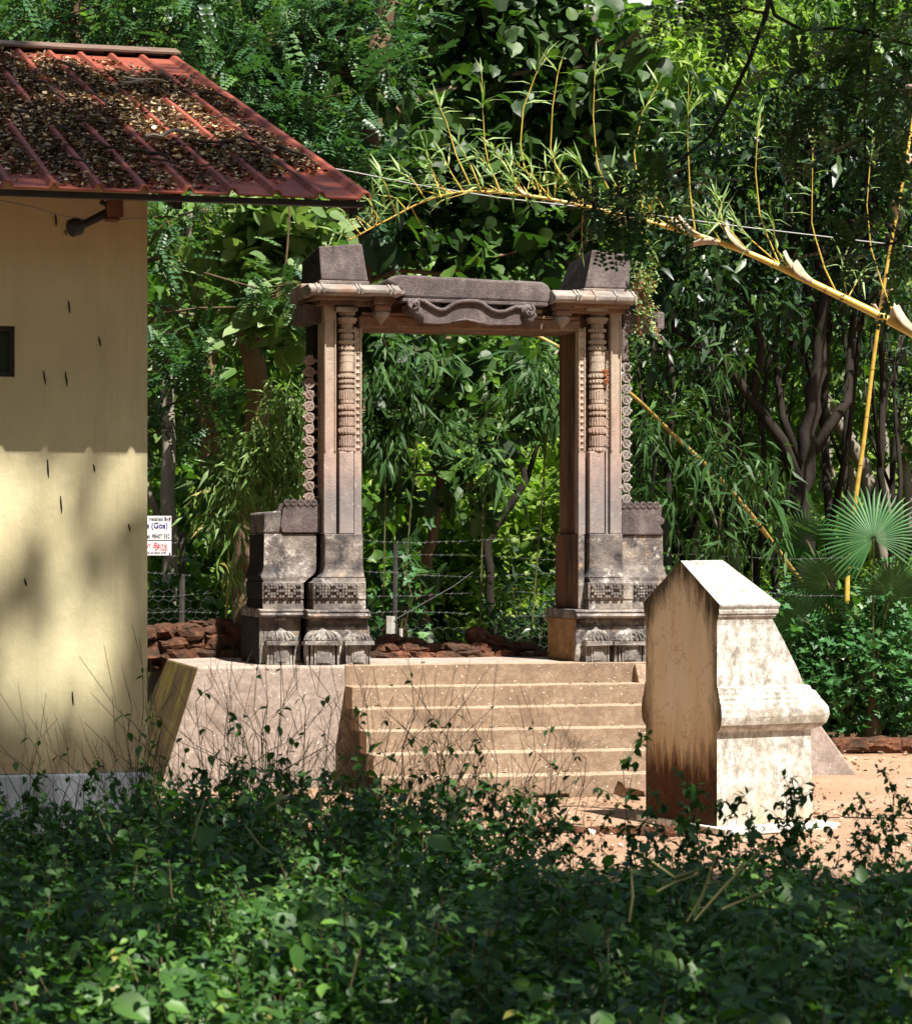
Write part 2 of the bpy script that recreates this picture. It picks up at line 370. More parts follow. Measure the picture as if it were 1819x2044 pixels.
def m_wall():
    s = Mat('house_wall_paint', .75, .3)
    n = s.noise(1.2, 5, .6); c = s.ramp(n, [(.3, (.58, .505, .305)), (.7, (.64, .57, .355))])
    st = s.noise(5, 6, .7, (1, 1, .08), off=3); c = s.mix(s.math('MULTIPLY', s.ramp(st, [(.5, 0), (.75, 1)]), .28), c, (.38, .29, .15))
    k = s.noise(14, 3, .6, off=11); c = s.mix(s.ramp(k, [(.755, 0), (.775, .7)]), c, (.2, .14, .08))
    w = s.noise(1.7, 7, .7, (1, 1, .35), off=17); c = s.mix(s.math('MULTIPLY', s.ramp(w, [(.48, 0), (.66, 1)]), .35), c, (.40, .34, .20))
    sp = s.math('ADD', s.xyz()[2], s.math('MULTIPLY', s.math('SUBTRACT', s.noise(5, 7, .75), .5), .7)); c = s.mix(s.ramp(sp, [(.60, .6), (.95, 0)]), c, (.36, .22, .12))
    rn = s.noise(3.2, 6, .7, (1, 1, .05), off=23); c = s.mix(s.math('MULTIPLY', s.ramp(rn, [(.55, 0), (.72, 1)]), .3), c, (.27, .22, .13))
    s.color(c); s.bump(s.noise(7, 8, .7, (1, 1, .6)), .35, .03); return s.m
def m_roof():
    s = Mat('roof_red_sheet', .6, .25)
    n = s.noise(2.5, 5, .6); c = s.ramp(n, [(.3, (.19, .046, .026)), (.7, (.26, .068, .038))])
    k = s.noise(9, 6, .75, off=2); c = s.mix(s.math('MULTIPLY', s.ramp(k, [(.5, 0), (.7, 1)]), .55), c, (.16, .045, .03))
    s.color(c); s.bump(s.noise(4, 4), .12, .02)
    s.L(s.ramp(k, [(.4, .55), (.7, .8)]), s.b.inputs['Roughness']); return s.m
def plain(name, c, rough=.7, spec=.3, var=.25, sc=8, metal=0, bump=.2):
    s = Mat(name, rough, spec); n = s.noise(sc, 5, .65)
    s.color(s.ramp(n, [(.3, tuple(x*(1-var) for x in c)), (.7, tuple(min(1, x*(1+var)) for x in c))]))
    s.b.inputs['Metallic'].default_value = metal
    if bump: s.bump(s.noise(sc*4, 5), bump, .01)
    return s.m
def m_laterite():
    s = Mat('laterite_stone', .95, .1)
    n = s.noise(14, 8, .8); c = s.ramp(n, [(.35, (.03, .016, .012)), (.48, (.13, .055, .032)), (.60, (.27, .11, .06)), (.72, (.38, .25, .16))])
    k = s.noise(3, 5, .7, off=5); c = s.mix(s.math('MULTIPLY', s.ramp(k, [(.38, 0), (.58, 1)]), .85), c, (.055, .040, .030))
    s.color(c); s.bump(s.noise(26, 8, .8), 1.0, .04); return s.m
def m_ground():
    s = Mat('red_soil', .95, .1)
    n = s.noise(.9, 8, .7); c = s.ramp(n, [(.3, (.33, .21, .135)), (.5, (.42, .275, .185)), (.7, (.50, .36, .26))])
    g = s.noise(26, 7, .8, off=4); c = s.mix(s.math('MULTIPLY', s.ramp(g, [(.42, 0), (.66, 1)]), .5), c, (.20, .085, .045))
    v = s.noise(48, 3, .6, off=9); c = s.mix(s.ramp(v, [(.71, 0), (.74, .8)]), c, (.58, .44, .34))
    y = s.xyz()[1]; fo = s.ramp(s.math('DIVIDE', s.math('ADD', y, s.math('MULTIPLY', s.noise(.7, 5, off=2), 4)), 60), [(.5, 0), (.53, 1)])
    fl = s.ramp(s.noise(9, 7, .8, off=6), [(.35, (.028, .018, .010)), (.6, (.12, .075, .04)), (.75, (.22, .15, .08))])
    c = s.mix(fo, c, fl)
    s.color(c); s.bump(s.noise(40, 8, .8), .9, .03); return s.m
M_SHAFT, M_BASE, M_TOP, M_CORN = m_shaft(), m_base(), m_top(), m_cornice()
M_SHRINE = m_shrine()
M_BEAM = None
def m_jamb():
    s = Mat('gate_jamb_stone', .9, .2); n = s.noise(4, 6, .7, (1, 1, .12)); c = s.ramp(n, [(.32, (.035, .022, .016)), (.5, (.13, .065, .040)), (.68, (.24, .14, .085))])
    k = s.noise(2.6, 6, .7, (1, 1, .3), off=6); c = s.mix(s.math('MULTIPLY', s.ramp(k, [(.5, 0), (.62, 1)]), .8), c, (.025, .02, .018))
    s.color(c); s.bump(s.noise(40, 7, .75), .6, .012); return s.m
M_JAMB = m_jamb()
M_EARTH = plain('gate_foot_earthy', (.24, .135, .06), .9, .2, .5, 7, 0, .5)
M_SHADE = plain('shade_black_stone', (.022, .020, .020), .95, .1, .7, 16, 0, .8)  # shade painted near-black on left faces and in the recess; some blackening is real
M_LATG = plain('lattice_grey_stone', (.24, .215, .195), .9, .2, .4, 14)
M_LATP = plain('lattice_pink_stone', (.25, .19, .165), .9, .2, .35, 10)
M_STEP = m_concrete('step_concrete', (.30, .212, .148), (.18, .125, .085), (.37, .275, .20))
M_TREAD = m_concrete('tread_sunlit', (.36, .265, .19), (.28, .20, .14), (.43, .325, .24))  # treads coloured lighter than the risers, painting in the high sun
M_TERR = m_concrete('terrace_render', (.355, .285, .245), (.25, .19, .155), (.43, .355, .31), .9)
M_PED, M_PEDCAP, M_PEDEND = m_ped_lit(), m_ped_cap(), m_ped_end()
M_WALL, M_ROOF, M_LAT, M_GND = m_wall(), m_roof(), m_laterite(), m_ground()
M_PLINTH = plain('plinth_bluewhite', (.50, .53, .58), .85, .2, .2, 3)
M_BLACK = plain('black_metal', (.02, .02, .02), .6, .4, .2)
M_RUST = plain('brown_metal', (.16, .07, .045), .7, .3, .4, 12)
M_GLASS = plain('dark_pane', (.012, .013, .014), .12, .5, .1, 3, 0, 0)
M_MARK = plain('black_mark', (.02, .018, .015), .9, .1, .2)
M_WIRE = plain('galvanised_wire', (.085, .085, .085), .65, .3, .3, 20, .1, 0)
M_CABLE = plain('cable_grey', (.25, .25, .25), .6, .4, .1)
M_POST = plain('fence_post_dark', (.05, .045, .04), .9, .2, .4)
M_POSTW = plain('fence_post_pale', (.40, .37, .33), .9, .2, .3)
M_SIGN = plain('sign_sheet', (.66, .66, .68), .6, .35, .12, 3, 0, .05)
M_INK = plain('ink_black', (.03, .03, .04), .7, .2, .1)
M_INKB = plain('ink_blue', (.02, .02, .17), .7, .2, .1)
M_INKR = plain('ink_red', (.62, .04, .045), .7, .2, .1)
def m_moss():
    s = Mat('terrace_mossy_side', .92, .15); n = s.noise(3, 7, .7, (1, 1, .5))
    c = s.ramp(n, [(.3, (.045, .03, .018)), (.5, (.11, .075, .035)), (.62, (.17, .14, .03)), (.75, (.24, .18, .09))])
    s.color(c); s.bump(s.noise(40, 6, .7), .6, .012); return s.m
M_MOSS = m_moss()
def m_culm():
    s = Mat('bamboo_yellow', .32, .5); n = s.noise(9, 5, .6, (1, 1, 1))
    c = s.ramp(n, [(.3, (.46, .28, .05)), (.55, (.60, .40, .075)), (.75, (.70, .53, .15))])
    k = s.noise(30, 3, .6, off=4); c = s.mix(s.ramp(k, [(.7, 0), (.76, .7)]), c, (.22, .11, .03)); s.color(c); return s.m
M_CULM = m_culm()
M_CULMD = plain('bamboo_olive', (.28, .19, .04), .4, .5, .35, 10, 0, 0)
M_NODE = plain('bamboo_node', (.25, .11, .03), .6, .3, .3, 20)
M_SHEATH = plain('bamboo_sheath', (.42, .32, .22), .8, .2, .35, 14)
M_SHOOT = plain('bamboo_shoot', (.45, .33, .06), .5, .4, .35, 8, 0, 0)
def m_litter():
    s = Mat('leaf_litter', .9, .15)
    a = s.N('ShaderNodeAttribute'); a.attribute_name = 'tint'
    s.color(s.ramp(a.outputs['Fac'], [(0, (.020, .016, .012)), (.25, (.065, .05, .034)), (.5, (.18, .135, .085)), (.75, (.38, .30, .20)), (.92, (.50, .34, .13)), (1, (.5, .42, .33))])); return s.m
M_LITTER = m_litter()
M_TWIG = bark_mat('twig_dark', (.03, .022, .017), (.11, .08, .055), 14)
M_TWIGP = bark_mat('twig_pale', (.30, .24, .18), (.48, .40, .32), 14)

def m_beam():
    s = Mat('gate_beam_stone', .9, .2); n = s.noise(5, 7, .75, (.5, 1, 1)); c = s.ramp(n, [(.32, (.05, .035, .028)), (.5, (.15, .095, .07)), (.66, (.26, .18, .13))])
    o = s.noise(3, 5, .65, off=4); c = s.mix(s.math('MULTIPLY', s.ramp(o, [(.5, 0), (.66, 1)]), .6), c, (.23, .085, .04))
    s.color(c); s.bump(s.noise(36, 7, .75), .7, .015); return s.m
M_BEAM = m_beam()

# ------------------------------------------------------------------ ground: one sheet to the horizon
def ground():
    xs = np.concatenate([np.linspace(-300, -9, 12)[:-1], np.linspace(-9, 9, 73), np.linspace(9, 300, 12)[1:]])
    ys = np.concatenate([np.linspace(-60, 4, 6)[:-1], np.linspace(4, 40, 121), np.linspace(40, 400, 16)[1:]])
    b = MB(); V = []
    for y in ys:
        for x in xs:
            z = .035*mnoise.noise(Vector((x*.7, y*.7, 1)))+.015*mnoise.noise(Vector((x*2.3, y*2.3, 5))) if (abs(x) < 9 and 4 < y < 40) else 0
            V.append((x, y, z-.015))
    n = len(xs); F = [(j*n+i, j*n+i+1, (j+1)*n+i+1, (j+1)*n+i) for j in range(len(ys)-1) for i in range(n-1)]
    b.add(V, F); o = b.build('ground', M_GND, smooth=True); tag(o, 'red laterite soil yard running back under the trees', 'ground', kind='structure')
ground()

# ------------------------------------------------------------------ the house at left
H = Frame(*((294-CX)*18.3/FOC, 18.3), R(15))
hx = thing('house', 'cream walled house with a red ribbed metal roof covered in litter', 'house', (H.X, H.Y, 0), H.a)
SL = (6.886-4.45)/8.37                                   # roof slope
UE, VE = 1.366, -.85
def roof_z(v): return 4.45+(v-VE)*SL
WL, WB = -4.2, 7.3
zt0, ztB = roof_z(0)-.07, roof_z(WB)-.07
wz0 = .62
wu1, wu0, wza, wzb = H.u(30), H.u(-45), H.z(752, 10), H.z(650, 10)
b = MB()      # front wall with the window opening left out
b.box((WL, 0, wz0), (wu0, .22, zt0)); b.box((wu1, 0, wz0), (0, .22, zt0)); b.box((wu0, 0, wz0), (wu1, .22, wza)); b.box((wu0, 0, wzb), (wu1, .22, zt0))
b.hexa([(-.22, .22, wz0), (0, .22, wz0), (0, WB, wz0), (-.22, WB, wz0)], [(-.22, .22, zt0), (0, .22, zt0), (0, WB, ztB), (-.22, WB, ztB)])
b.hexa([(WL, .22, wz0), (WL+.22, .22, wz0), (WL+.22, WB, wz0), (WL, WB, wz0)], [(WL, .22, zt0), (WL+.22, .22, zt0), (WL+.22, WB, ztB), (WL, WB, ztB)])
b.box((WL+.22, WB-.22, wz0), (-.22, WB, ztB))
b.build('wall', M_WALL, hx)
b = MB(); b.box((WL-.03, -.035, 0), (.035, WB, wz0-.004)); b.build('plinth', M_PLINTH, hx, bevel=.015)
wf = MB(); t = .035
wf.box((wu1-t, .05, wza), (wu1, .13, wzb)); wf.box((wu0, .05, wza), (wu0+t, .13, wzb)); wf.box((wu0+t, .05, wza), (wu1-t, .13, wza+t)); wf.box((wu0+t, .05, wzb-t), (wu1-t, .13, wzb))
wo_ = wf.build('window', M_BLACK, hx)
b = MB(); b.box((wu0+t, .10, wza+t), (wu1-t, .11, wzb-t)); b.build('pane', M_GLASS, wo_)
for (mx, m0, m1) in [(138, 600, 625), (199, 672, 692), (89, 740, 768), (132, 742, 772), (96, 917, 953), (188, 927, 942), (122, 990, 1024), (51, 1155, 1170), (258, 1046, 1060), (145, 1380, 1408), (111, 425, 452), (131, 458, 470)]:
    b = MB(); pts = [(H.u(mx+(q-.5)*3+random.uniform(-.6, .6)), -.004, H.z(m0+(m1-m0)*q, mx)) for q in (0, .35, .7, 1)]
    b.tube(pts, [.003, .0055, .0055, .002], 5); b.build('scuff_mark', M_MARK, hx)
# ribbed roof sheet
PIT, UL = .292, -5.0
prof = []
u = UE; k = 0
prof.append((UE, 0)); prof.append((UE-.015, .040)); prof.append((UE-.055, .040)); prof.append((UE-.085, 0))
k = 1
while UE-PIT*k > UL:
    c0 = UE-PIT*k-.05
    prof += [(c0+.036, 0), (c0+.016, .038), (c0-.016, .038), (c0-.036, 0)]; k += 1
prof.append((UL, 0))
VR = 7.5
NV = 14
V, F = [], []
for j in range(NV+1):
    v = VE+(VR-VE)*j/NV
    for (u, h) in prof:
        sag = .005*mnoise.noise(Vector((u*1.3, v*.8, 3)))
        V.append((u, v, roof_z(v)+h+sag))
n = len(prof)
for j in range(NV):
    for i in range(n-1): F.append((j*n+i, (j+1)*n+i, (j+1)*n+i+1, j*n+i+1))
b = MB(); b.add(V, F)
rf = b.build('roof', M_ROOF, hx)
sd = rf.modifiers.new('thick', 'SOLIDIFY'); sd.thickness = .012; sd.offset = -1
b = MB(); zr = roof_z(VR)
b.add([(UL, VR-.30, zr-.30*SL+.075), (UE+.03, VR-.30, zr-.30*SL+.075), (UE+.03, VR+.02, zr+.085), (UL, VR+.02, zr+.085),
       (UL, VR+.35, zr-.02), (UE+.03, VR+.35, zr-.02)], [(0, 1, 2, 3), (3, 2, 5, 4)])
cp = b.build('ridge_cap', plain('roof_ridge_brown', (.13, .085, .065), .75, .25, .3, 5), rf); sd = cp.modifiers.new('thick', 'SOLIDIFY'); sd.thickness = .02
b = MB(); b.add([(UL, VR+.1, zr-.02), (UE, VR+.1, zr-.02), (UE, VR+2.2, zr-.7), (UL, VR+2.2, zr-.7)], [(0, 1, 2, 3)])
rb = b.build('rear_roof', M_ROOF, rf); sd = rb.modifiers.new('thick', 'SOLIDIFY'); sd.thickness = .012
b = MB()      # eave purlin and rafters under the overhang
b.box((UL, VE+.06, roof_z(VE)-.05), (UE-.04, VE+.12, roof_z(VE)-.012))
for q in (1.28, .1, -1.4, -2.8, -4.2):
    b.hexa([(q-.03, VE+.17, roof_z(VE)-.09), (q+.03, VE+.17, roof_z(VE)-.09), (q+.03, VR, zr-.15), (q-.03, VR, zr-.15)],
           [(q-.03, VE+.17, roof_z(VE)-.0), (q+.03, VE+.17, roof_z(VE)-.0), (q+.03, VR, zr-.04), (q-.03, VR, zr-.04)])
b.build('rafter_frame', M_BLACK, hx)

# lamp bracket under the eave
lp = thing('eave_lamp', 'dark lamp on a jointed bracket arm under the red eave', 'lamp', (H.X, H.Y, 0), H.a)
b = MB(); b.tube([H.p(200, 402, -.42), H.p(226, 415, -.42)], .018, 6); b.tube([H.p(222, 388, -.42), H.p(222, 412, -.42)], .02, 6); b.tube([H.p(240, 388, -.42), H.p(238, 410, -.42)], .022, 6)
b.tube([H.p(215, 424, -.42), H.p(165, 449, -.42)], [.03, .027], 8); b.build('bracket_arm', M_BLACK, lp)
b = MB(); p = H.p(228, 417, -.42); b.box((p.x-.055, p.y-.05, p.z-.06), (p.x+.055, p.y+.05, p.z+.06)); b.box((p.x-.06, p.y-.055, p.z-.085), (p.x+.03, p.y+.04, p.z-.062)); b.build('junction_box', M_RUST, lp, bevel=.01)
b = MB(); a0, a1 = H.p(166, 448, -.42), H.p(141, 456, -.44); b.tube([a0, a0.lerp(a1, .35), a1, a1.lerp(a0, -.15)], [.03, .062, .06, .045], 10); b.build('lamp_head', M_BLACK, lp)
wl = thing('house_wire', 'thin slack wire strung along under the eave of the house', 'wire', (H.X, H.Y, 0), H.a)
b = MB(); b.tube([H.p(-40, 392, -.7), H.p(60, 412, -.62), H.p(130, 432, -.5), H.p(190, 440, -.4), H.p(240, 439, -.2), H.p(292, 436, -.02)], .0045, 4); b.build('strand', M_CABLE, wl)

# litter on the roof
def litter():
    N = 170000
    u = rng.uniform(UL, UE-.02, N); v = rng.uniform(VE+.05, VR-.25, N)
    keep = np.zeros(N, bool); t = (v-VE)/(VR-VE)
    for i in range(N):
        ph = ((UE-u[i]-.05) % PIT)/PIT                       # pan position between ribs
        rib = min(ph, 1-ph)*PIT
        d = .95+.8*mnoise.noise(Vector((u[i]*1.1, v[i]*.55, 2)))+.5*mnoise.noise(Vector((u[i]*3.1, v[i]*1.6, 8)))
        d -= max(0, t[i]-.76)*5.5+max(0, .20-t[i])*4.5
        d -= max(0, (u[i]-.75))*1.2
        if rib < .05: d -= .85
        keep[i] = rng.random() < d
    u, v = u[keep], v[keep]; N = len(u)
    z = 4.45+(v-VE)*SL+np.abs(rng.normal(0, .014, N))+.008
    ph = ((UE-u-.05) % PIT); rib = np.minimum(ph, PIT-ph); z += np.where(rib < .025, .04, np.where(rib < .05, .02, 0))
    L = LeafSet(); pos = np.stack([u, v, z], 1)
    ax = np.stack([rng.normal(0, 1, N), rng.normal(0, 1, N), rng.normal(0, .22, N)], 1)
    nr = np.stack([rng.normal(0, .45, N), rng.normal(0, .45, N), np.ones(N)], 1)
    L.put(DIAMOND, pos, ax, nr, rng.uniform(.022, .065, N), np.clip(rng.beta(1.3, 1.3, N)*1.02, 0, 1), 1.3)
    o = L.build('leaf_litter', M_LITTER, hx); o.parent = None
    o.matrix_world = Matrix.Translation((H.X, H.Y, 0)) @ Matrix.Rotation(H.a, 4, 'Z')
    tag(o, 'dry brown leaf litter lying between the ribs of the red roof', 'leaf litter', kind='stuff')
litter()
def roofpt(px, py):
    """where a ray through the print meets the roof slope"""
    k = (px-CX)/FOC; best = None
    for i in range(900):
        v = VE+(VR-VE)*i/899; u = H.u(px, v); z = H.z(py, px, v)
        if best is None or abs(z-roof_z(v)) < best[0]: best = (abs(z-roof_z(v)), u, v)
    return best[1], best[2]
def twig(pts, r, m, label, group=None, h=.03):
    P = []
    for i, (px, py) in enumerate(pts):
        u, v = roofpt(px, py); P.append(H.w(u, v, roof_z(v)+h+.05))
    b = MB(); Q = []
    for i in range(len(P)-1):
        for q in (0, .5): Q.append(P[i].lerp(P[i+1], q)+Vector((0, 0, random.uniform(0, .03))))
    Q.append(P[-1]); Q = [Vector(q)-P[0] for q in Q]
    b.tube(Q, [.62*r*(1-.55*i/(len(Q)-1)) for i in range(len(Q))], 6)
    o = b.build('fallen_stick', m); o.location = P[0]
    return tag(o, label, 'stick', group)
twig([(288, 296), (320, 295), (348, 287), (395, 287)], .035, M_TWIGP, 'pale curved bare stick lying across the middle of the red roof')
twig([(244, 178), (300, 181), (335, 182)], .022, M_TWIGP, 'upper of two pale straight sticks on the roof litter')
twig([(243, 188), (275, 186), (300, 184)], .028, M_TWIGP, 'lower of two pale straight sticks on the roof litter')
twig([(262, 327), (300, 330), (338, 340)], .035, M_TWIG, 'thick dark mossy stick low on the roof')
twig([(300, 345), (370, 362), (440, 352), (520, 352)], .014, M_TWIG, 'long thin curved twig near the eave of the roof')
twig([(110, 345), (140, 340), (165, 345), (185, 372)], .02, M_TWIG, 'hooked dark twig above the lamp at the eave')
twig([(400, 203), (435, 210), (475, 236)], .026, M_TWIG, 'thick dark forked stick near the right verge of the roof')
for (a, bb) in [((150, 268), (250, 272)), ((95, 195), (150, 235)), ((60, 175), (120, 195)), ((180, 205), (230, 232)), ((120, 280), (190, 300)), ((230, 262), (300, 275)), ((330, 210), (390, 216)),
                ((420, 255), (480, 268)), ((470, 262), (530, 300)), ((480, 300), (545, 330)), ((380, 305), (470, 300)), ((20, 240), (80, 262)), ((200, 315), (260, 322)), ((500, 330), (600, 380)),
                ((115, 140), (175, 155)), ((290, 230), (345, 236)), ((30, 335), (62, 345)), ((560, 320), (630, 352))]:
    m_ = ((a[0]+bb[0])/2+random.uniform(-8, 8), (a[1]+bb[1])/2+random.uniform(-7, 7))
    twig([a, m_, bb], random.uniform(.01, .022), M_TWIG, 'dark twig lying among the dry leaf litter on the roof', 'dark twigs in the roof litter')

# ------------------------------------------------------------------ platform and steps
G = Frame(0, 25.0, R(14))
ZT = 1.085
V0 = -.35
pu0, pu1 = G.u(394, V0), G.u(1545, V0)
pl = thing('stone_terrace', 'raised plastered terrace with six broad steps below the stone gateway', 'terrace', (G.X, G.Y, 0), G.a)
su0, su1 = G.u(688, V0), G.u(1284, V0)+.25
b = MB(); DB = 2.9
bl, br_ = .36, .86
b.add([(pu0-bl, V0-.03, -.05), (pu1+br_, V0-.03, -.05), (pu1+br_, DB+.3, -.05), (pu0-bl, DB+.3, -.05), (pu0, V0, ZT), (pu1, V0, ZT), (pu1, DB, ZT), (pu0, DB, ZT)],
      [(0, 1, 5, 4)], 0)
n = len(b.v)
b.f += [(4, 5, 6, 7), (1, 2, 6, 5), (2, 3, 7, 6)]; b.m += [0]*3
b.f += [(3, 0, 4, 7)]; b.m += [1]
b.build('terrace_body', [M_TERR, M_MOSS], pl, bevel=.02)
NS, TR = 6, .30
for k in range(NS):
    z1 = ZT*(1-k/NS) if k else ZT+.004
    z0 = ZT*(1-(k+1)/NS)
    va = V0-TR*k-.012; vb = V0-TR*(k-1) if k else V0+.30
    b = MB()
    uu0, uu1 = su0, su1
    if k < NS-1:
        P = [(uu0, z0-.02)]+[(uu1, z0-.02)]+[(uu1-(uu1-uu0)*i/14, z1+random.uniform(-.003, .002)) for i in range(15)]
    else:   # bottom step with its broken lower edge
        a0, a1 = G.u(1226, va), G.u(1284, va)
        P = [(uu0, -.05), (G.u(1060, va), -.05), (G.u(1064, va), .012), (G.u(1130, va), .02), (G.u(1135, va), .014), (G.u(1136, va), -.05), (a0-.02, -.05), (a0, .05), (a0+.03, .115), (a0+.07, .10), (a0+.09, .055), (a0+.16, .05), (a1, .02), (a1+.02, -.05), (uu1, -.05)]+[(uu1-(uu1-uu0)*i/14, z1+random.uniform(-.003, .002)) for i in range(15)]
    b.prism(P, va, vb-.002)
    b.m[0] = 1
    if k == NS-1: b.box((uu0+.02, va+.06, -.05), (uu1-.02, vb, z0+.1))
    b.build('step', [M_TREAD, M_STEP], pl, bevel=.007)
# short wing stub at the right end of the top steps
b = MB(); q = G.u(1283, V0-.3); b.hexa([(q, V0-.30, ZT*4/6), (q+.5, V0-.30, ZT*4/6), (q+.5, V0-.02, ZT*4/6), (q, V0-.02, ZT*4/6)], [(q, V0-.06, ZT-.01), (q+.5, V0-.06, ZT-.01), (q+.5, V0-.02, ZT-.01), (q, V0-.02, ZT-.01)])
b.build('step_cheek', M_STEP, pl, bevel=.01)

# ------------------------------------------------------------------ the stone gateway
gt = thing('stone_gateway', 'free standing carved stone temple doorway with two pillars and a lintel', 'gateway', (G.X, G.Y, 0), G.a)
ZB = ZT+.002
def bx(mb, x0, x1, y0, y1, v0, v1, m=0, tx=0, ty=0, zb=None):
    xm = (x0+x1)/2
    za = zb if zb is not None else G.z(y1, xm, v0)
    return mb.box((G.u(x0, v0), v0, za), (G.u(x1, v0), v1, G.z(y0, xm, v0)), m, tx, ty)
def shrine(par, x0, x1, ytop, v, seed):
    """little niche shrine carved on the foot of a pillar"""
    random.seed(seed); b = MB(); xm = (x0+x1)/2; w = G.u(x1, v)-G.u(x0, v); c = G.u(xm, v)
    zr = G.z(1288, xm, v); ze = G.z(1280, xm, v); ztp = G.z(ytop, xm, v)
    b.box((c-.36*w, v+.02, ZB), (c+.36*w, v+.14, zr))
    for q in (-.46, -.34, .33, .45): b.box((c+q*w-.035*w, v, ZB), (c+q*w+.035*w, v+.14, zr))
    b.box((c-.27*w, v-.012, ZB), (c+.27*w, v+.05, zr-.004)); b.box((c-.19*w, v-.020, ZB+.02), (c+.19*w, v+.05, zr-.03))
    b.box((c-.56*w, v-.05, zr), (c+.56*w, v+.14, ze))
    h = ztp-ze
    b.lathe(c, v+.05, [(ze, .50*w), (ze+h*.12, .53*w), (ze+h*.30, .50*w), (ze+h*.52, .42*w), (ze+h*.72, .30*w), (ze+h*.86, .16*w), (ze+h*.93, .09*w), (ze+h*1.05, .05*w)], 18, squash=.42)
    for q in range(-4, 5):
        a = R(270+q*19); b.tube([(c+math.cos(a)*.53*w, v+.05+math.sin(a)*.225*w-.004, ze+h*.08), (c+math.cos(a)*.50*w, v+.05+math.sin(a)*.215*w-.006, ze+h*.32), (c+math.cos(a)*.42*w, v+.05+math.sin(a)*.18*w-.006, ze+h*.54), (c+math.cos(a)*.28*w, v+.05+math.sin(a)*.12*w-.004, ze+h*.76)], .017*w/.3, 4)
    return b.build('niche_shrine', M_SHRINE, par, bevel=.008, jit=.005)
def checker(mb, x0, x1, y0, y1, v):
    """stepped lozenge fretwork standing proud of a band"""
    u0, u1 = G.u(x0, v), G.u(x1, v); z1, z0 = G.z(y0, (x0+x1)/2, v), G.z(y1, (x0+x1)/2, v); s = (z1-z0)/5
    nn = max(1, int((u1-u0)/s))
    for i in range(nn):
        for j in range(5):
            a = (i % 6); d = abs(a-2.5)+abs(j-2)
            if d < 2.6 and not (d < 1.0 and random.random() < .3) or (d > 4.0): mb.box((u0+i*s+.002, v-.022, z0+j*s+.002), (u0+(i+1)*s-.002, v+.01, z0+(j+1)*s-.002))
def rosettes(par, xc, y0, y1, pitch, v, mirror):
    b = MB(); n = int(round((y1-y0)/pitch)); px = xc; sgn = -1 if mirror else 1; P_ = pitch/215; r = P_*.40
    for i in range(n):
        c = G.p(px, y0+pitch*(i+.5), v); k_ = random.uniform(.92, 1.06)
        b.tube([(c.x, v+.035, c.z), (c.x, v+.004, c.z)], [r*1.02*k_, r*.98*k_], 14)
        b.ring((c.x, v-.004, c.z), r*.92*k_, .0105, 14, 5); b.ring((c.x, v-.004, c.z), r*.48, .008, 10, 4)
        b.tube([(c.x, v+.0, c.z), (c.x, v-.014, c.z)], [.013, .008], 8)
        for a in (0, 180): b.tube([(c.x+math.cos(R(a))*r*.9, v+.014, c.z), (c.x+math.cos(R(a))*r*1.42*k_, v+.014, c.z)], [.021, .019], 6)
        for a in (35, -35, 145, 215): b.tube([(c.x+math.cos(R(a))*r*.9, v+.016, c.z+math.sin(R(a))*r*.9), (c.x+math.cos(R(a))*r*1.28, v+.016, c.z+math.sin(R(a))*r*1.28)], [.015, .012], 5)
        b.tube([(c.x, v+.02, c.z+P_*.5), (c.x, v+.02, c.z-P_*.5)], .016, 5)
        b.tube([(c.x+sgn*r*1.3, v+.016, c.z), (c.x+sgn*.10, v+.016, c.z)], .014, 5)
    zs = np.linspace(G.z(y0, px, v), G.z(y1, px, v), n*8)
    b.tube([(G.u(px, v)+r*.62*math.sin(i/8*math.pi+math.pi/2), v-.008, z) for i, z in enumerate(zs)], .008, 5)
    return b.build('rosette_lattice', M_LATG if mirror else M_LATP, par)
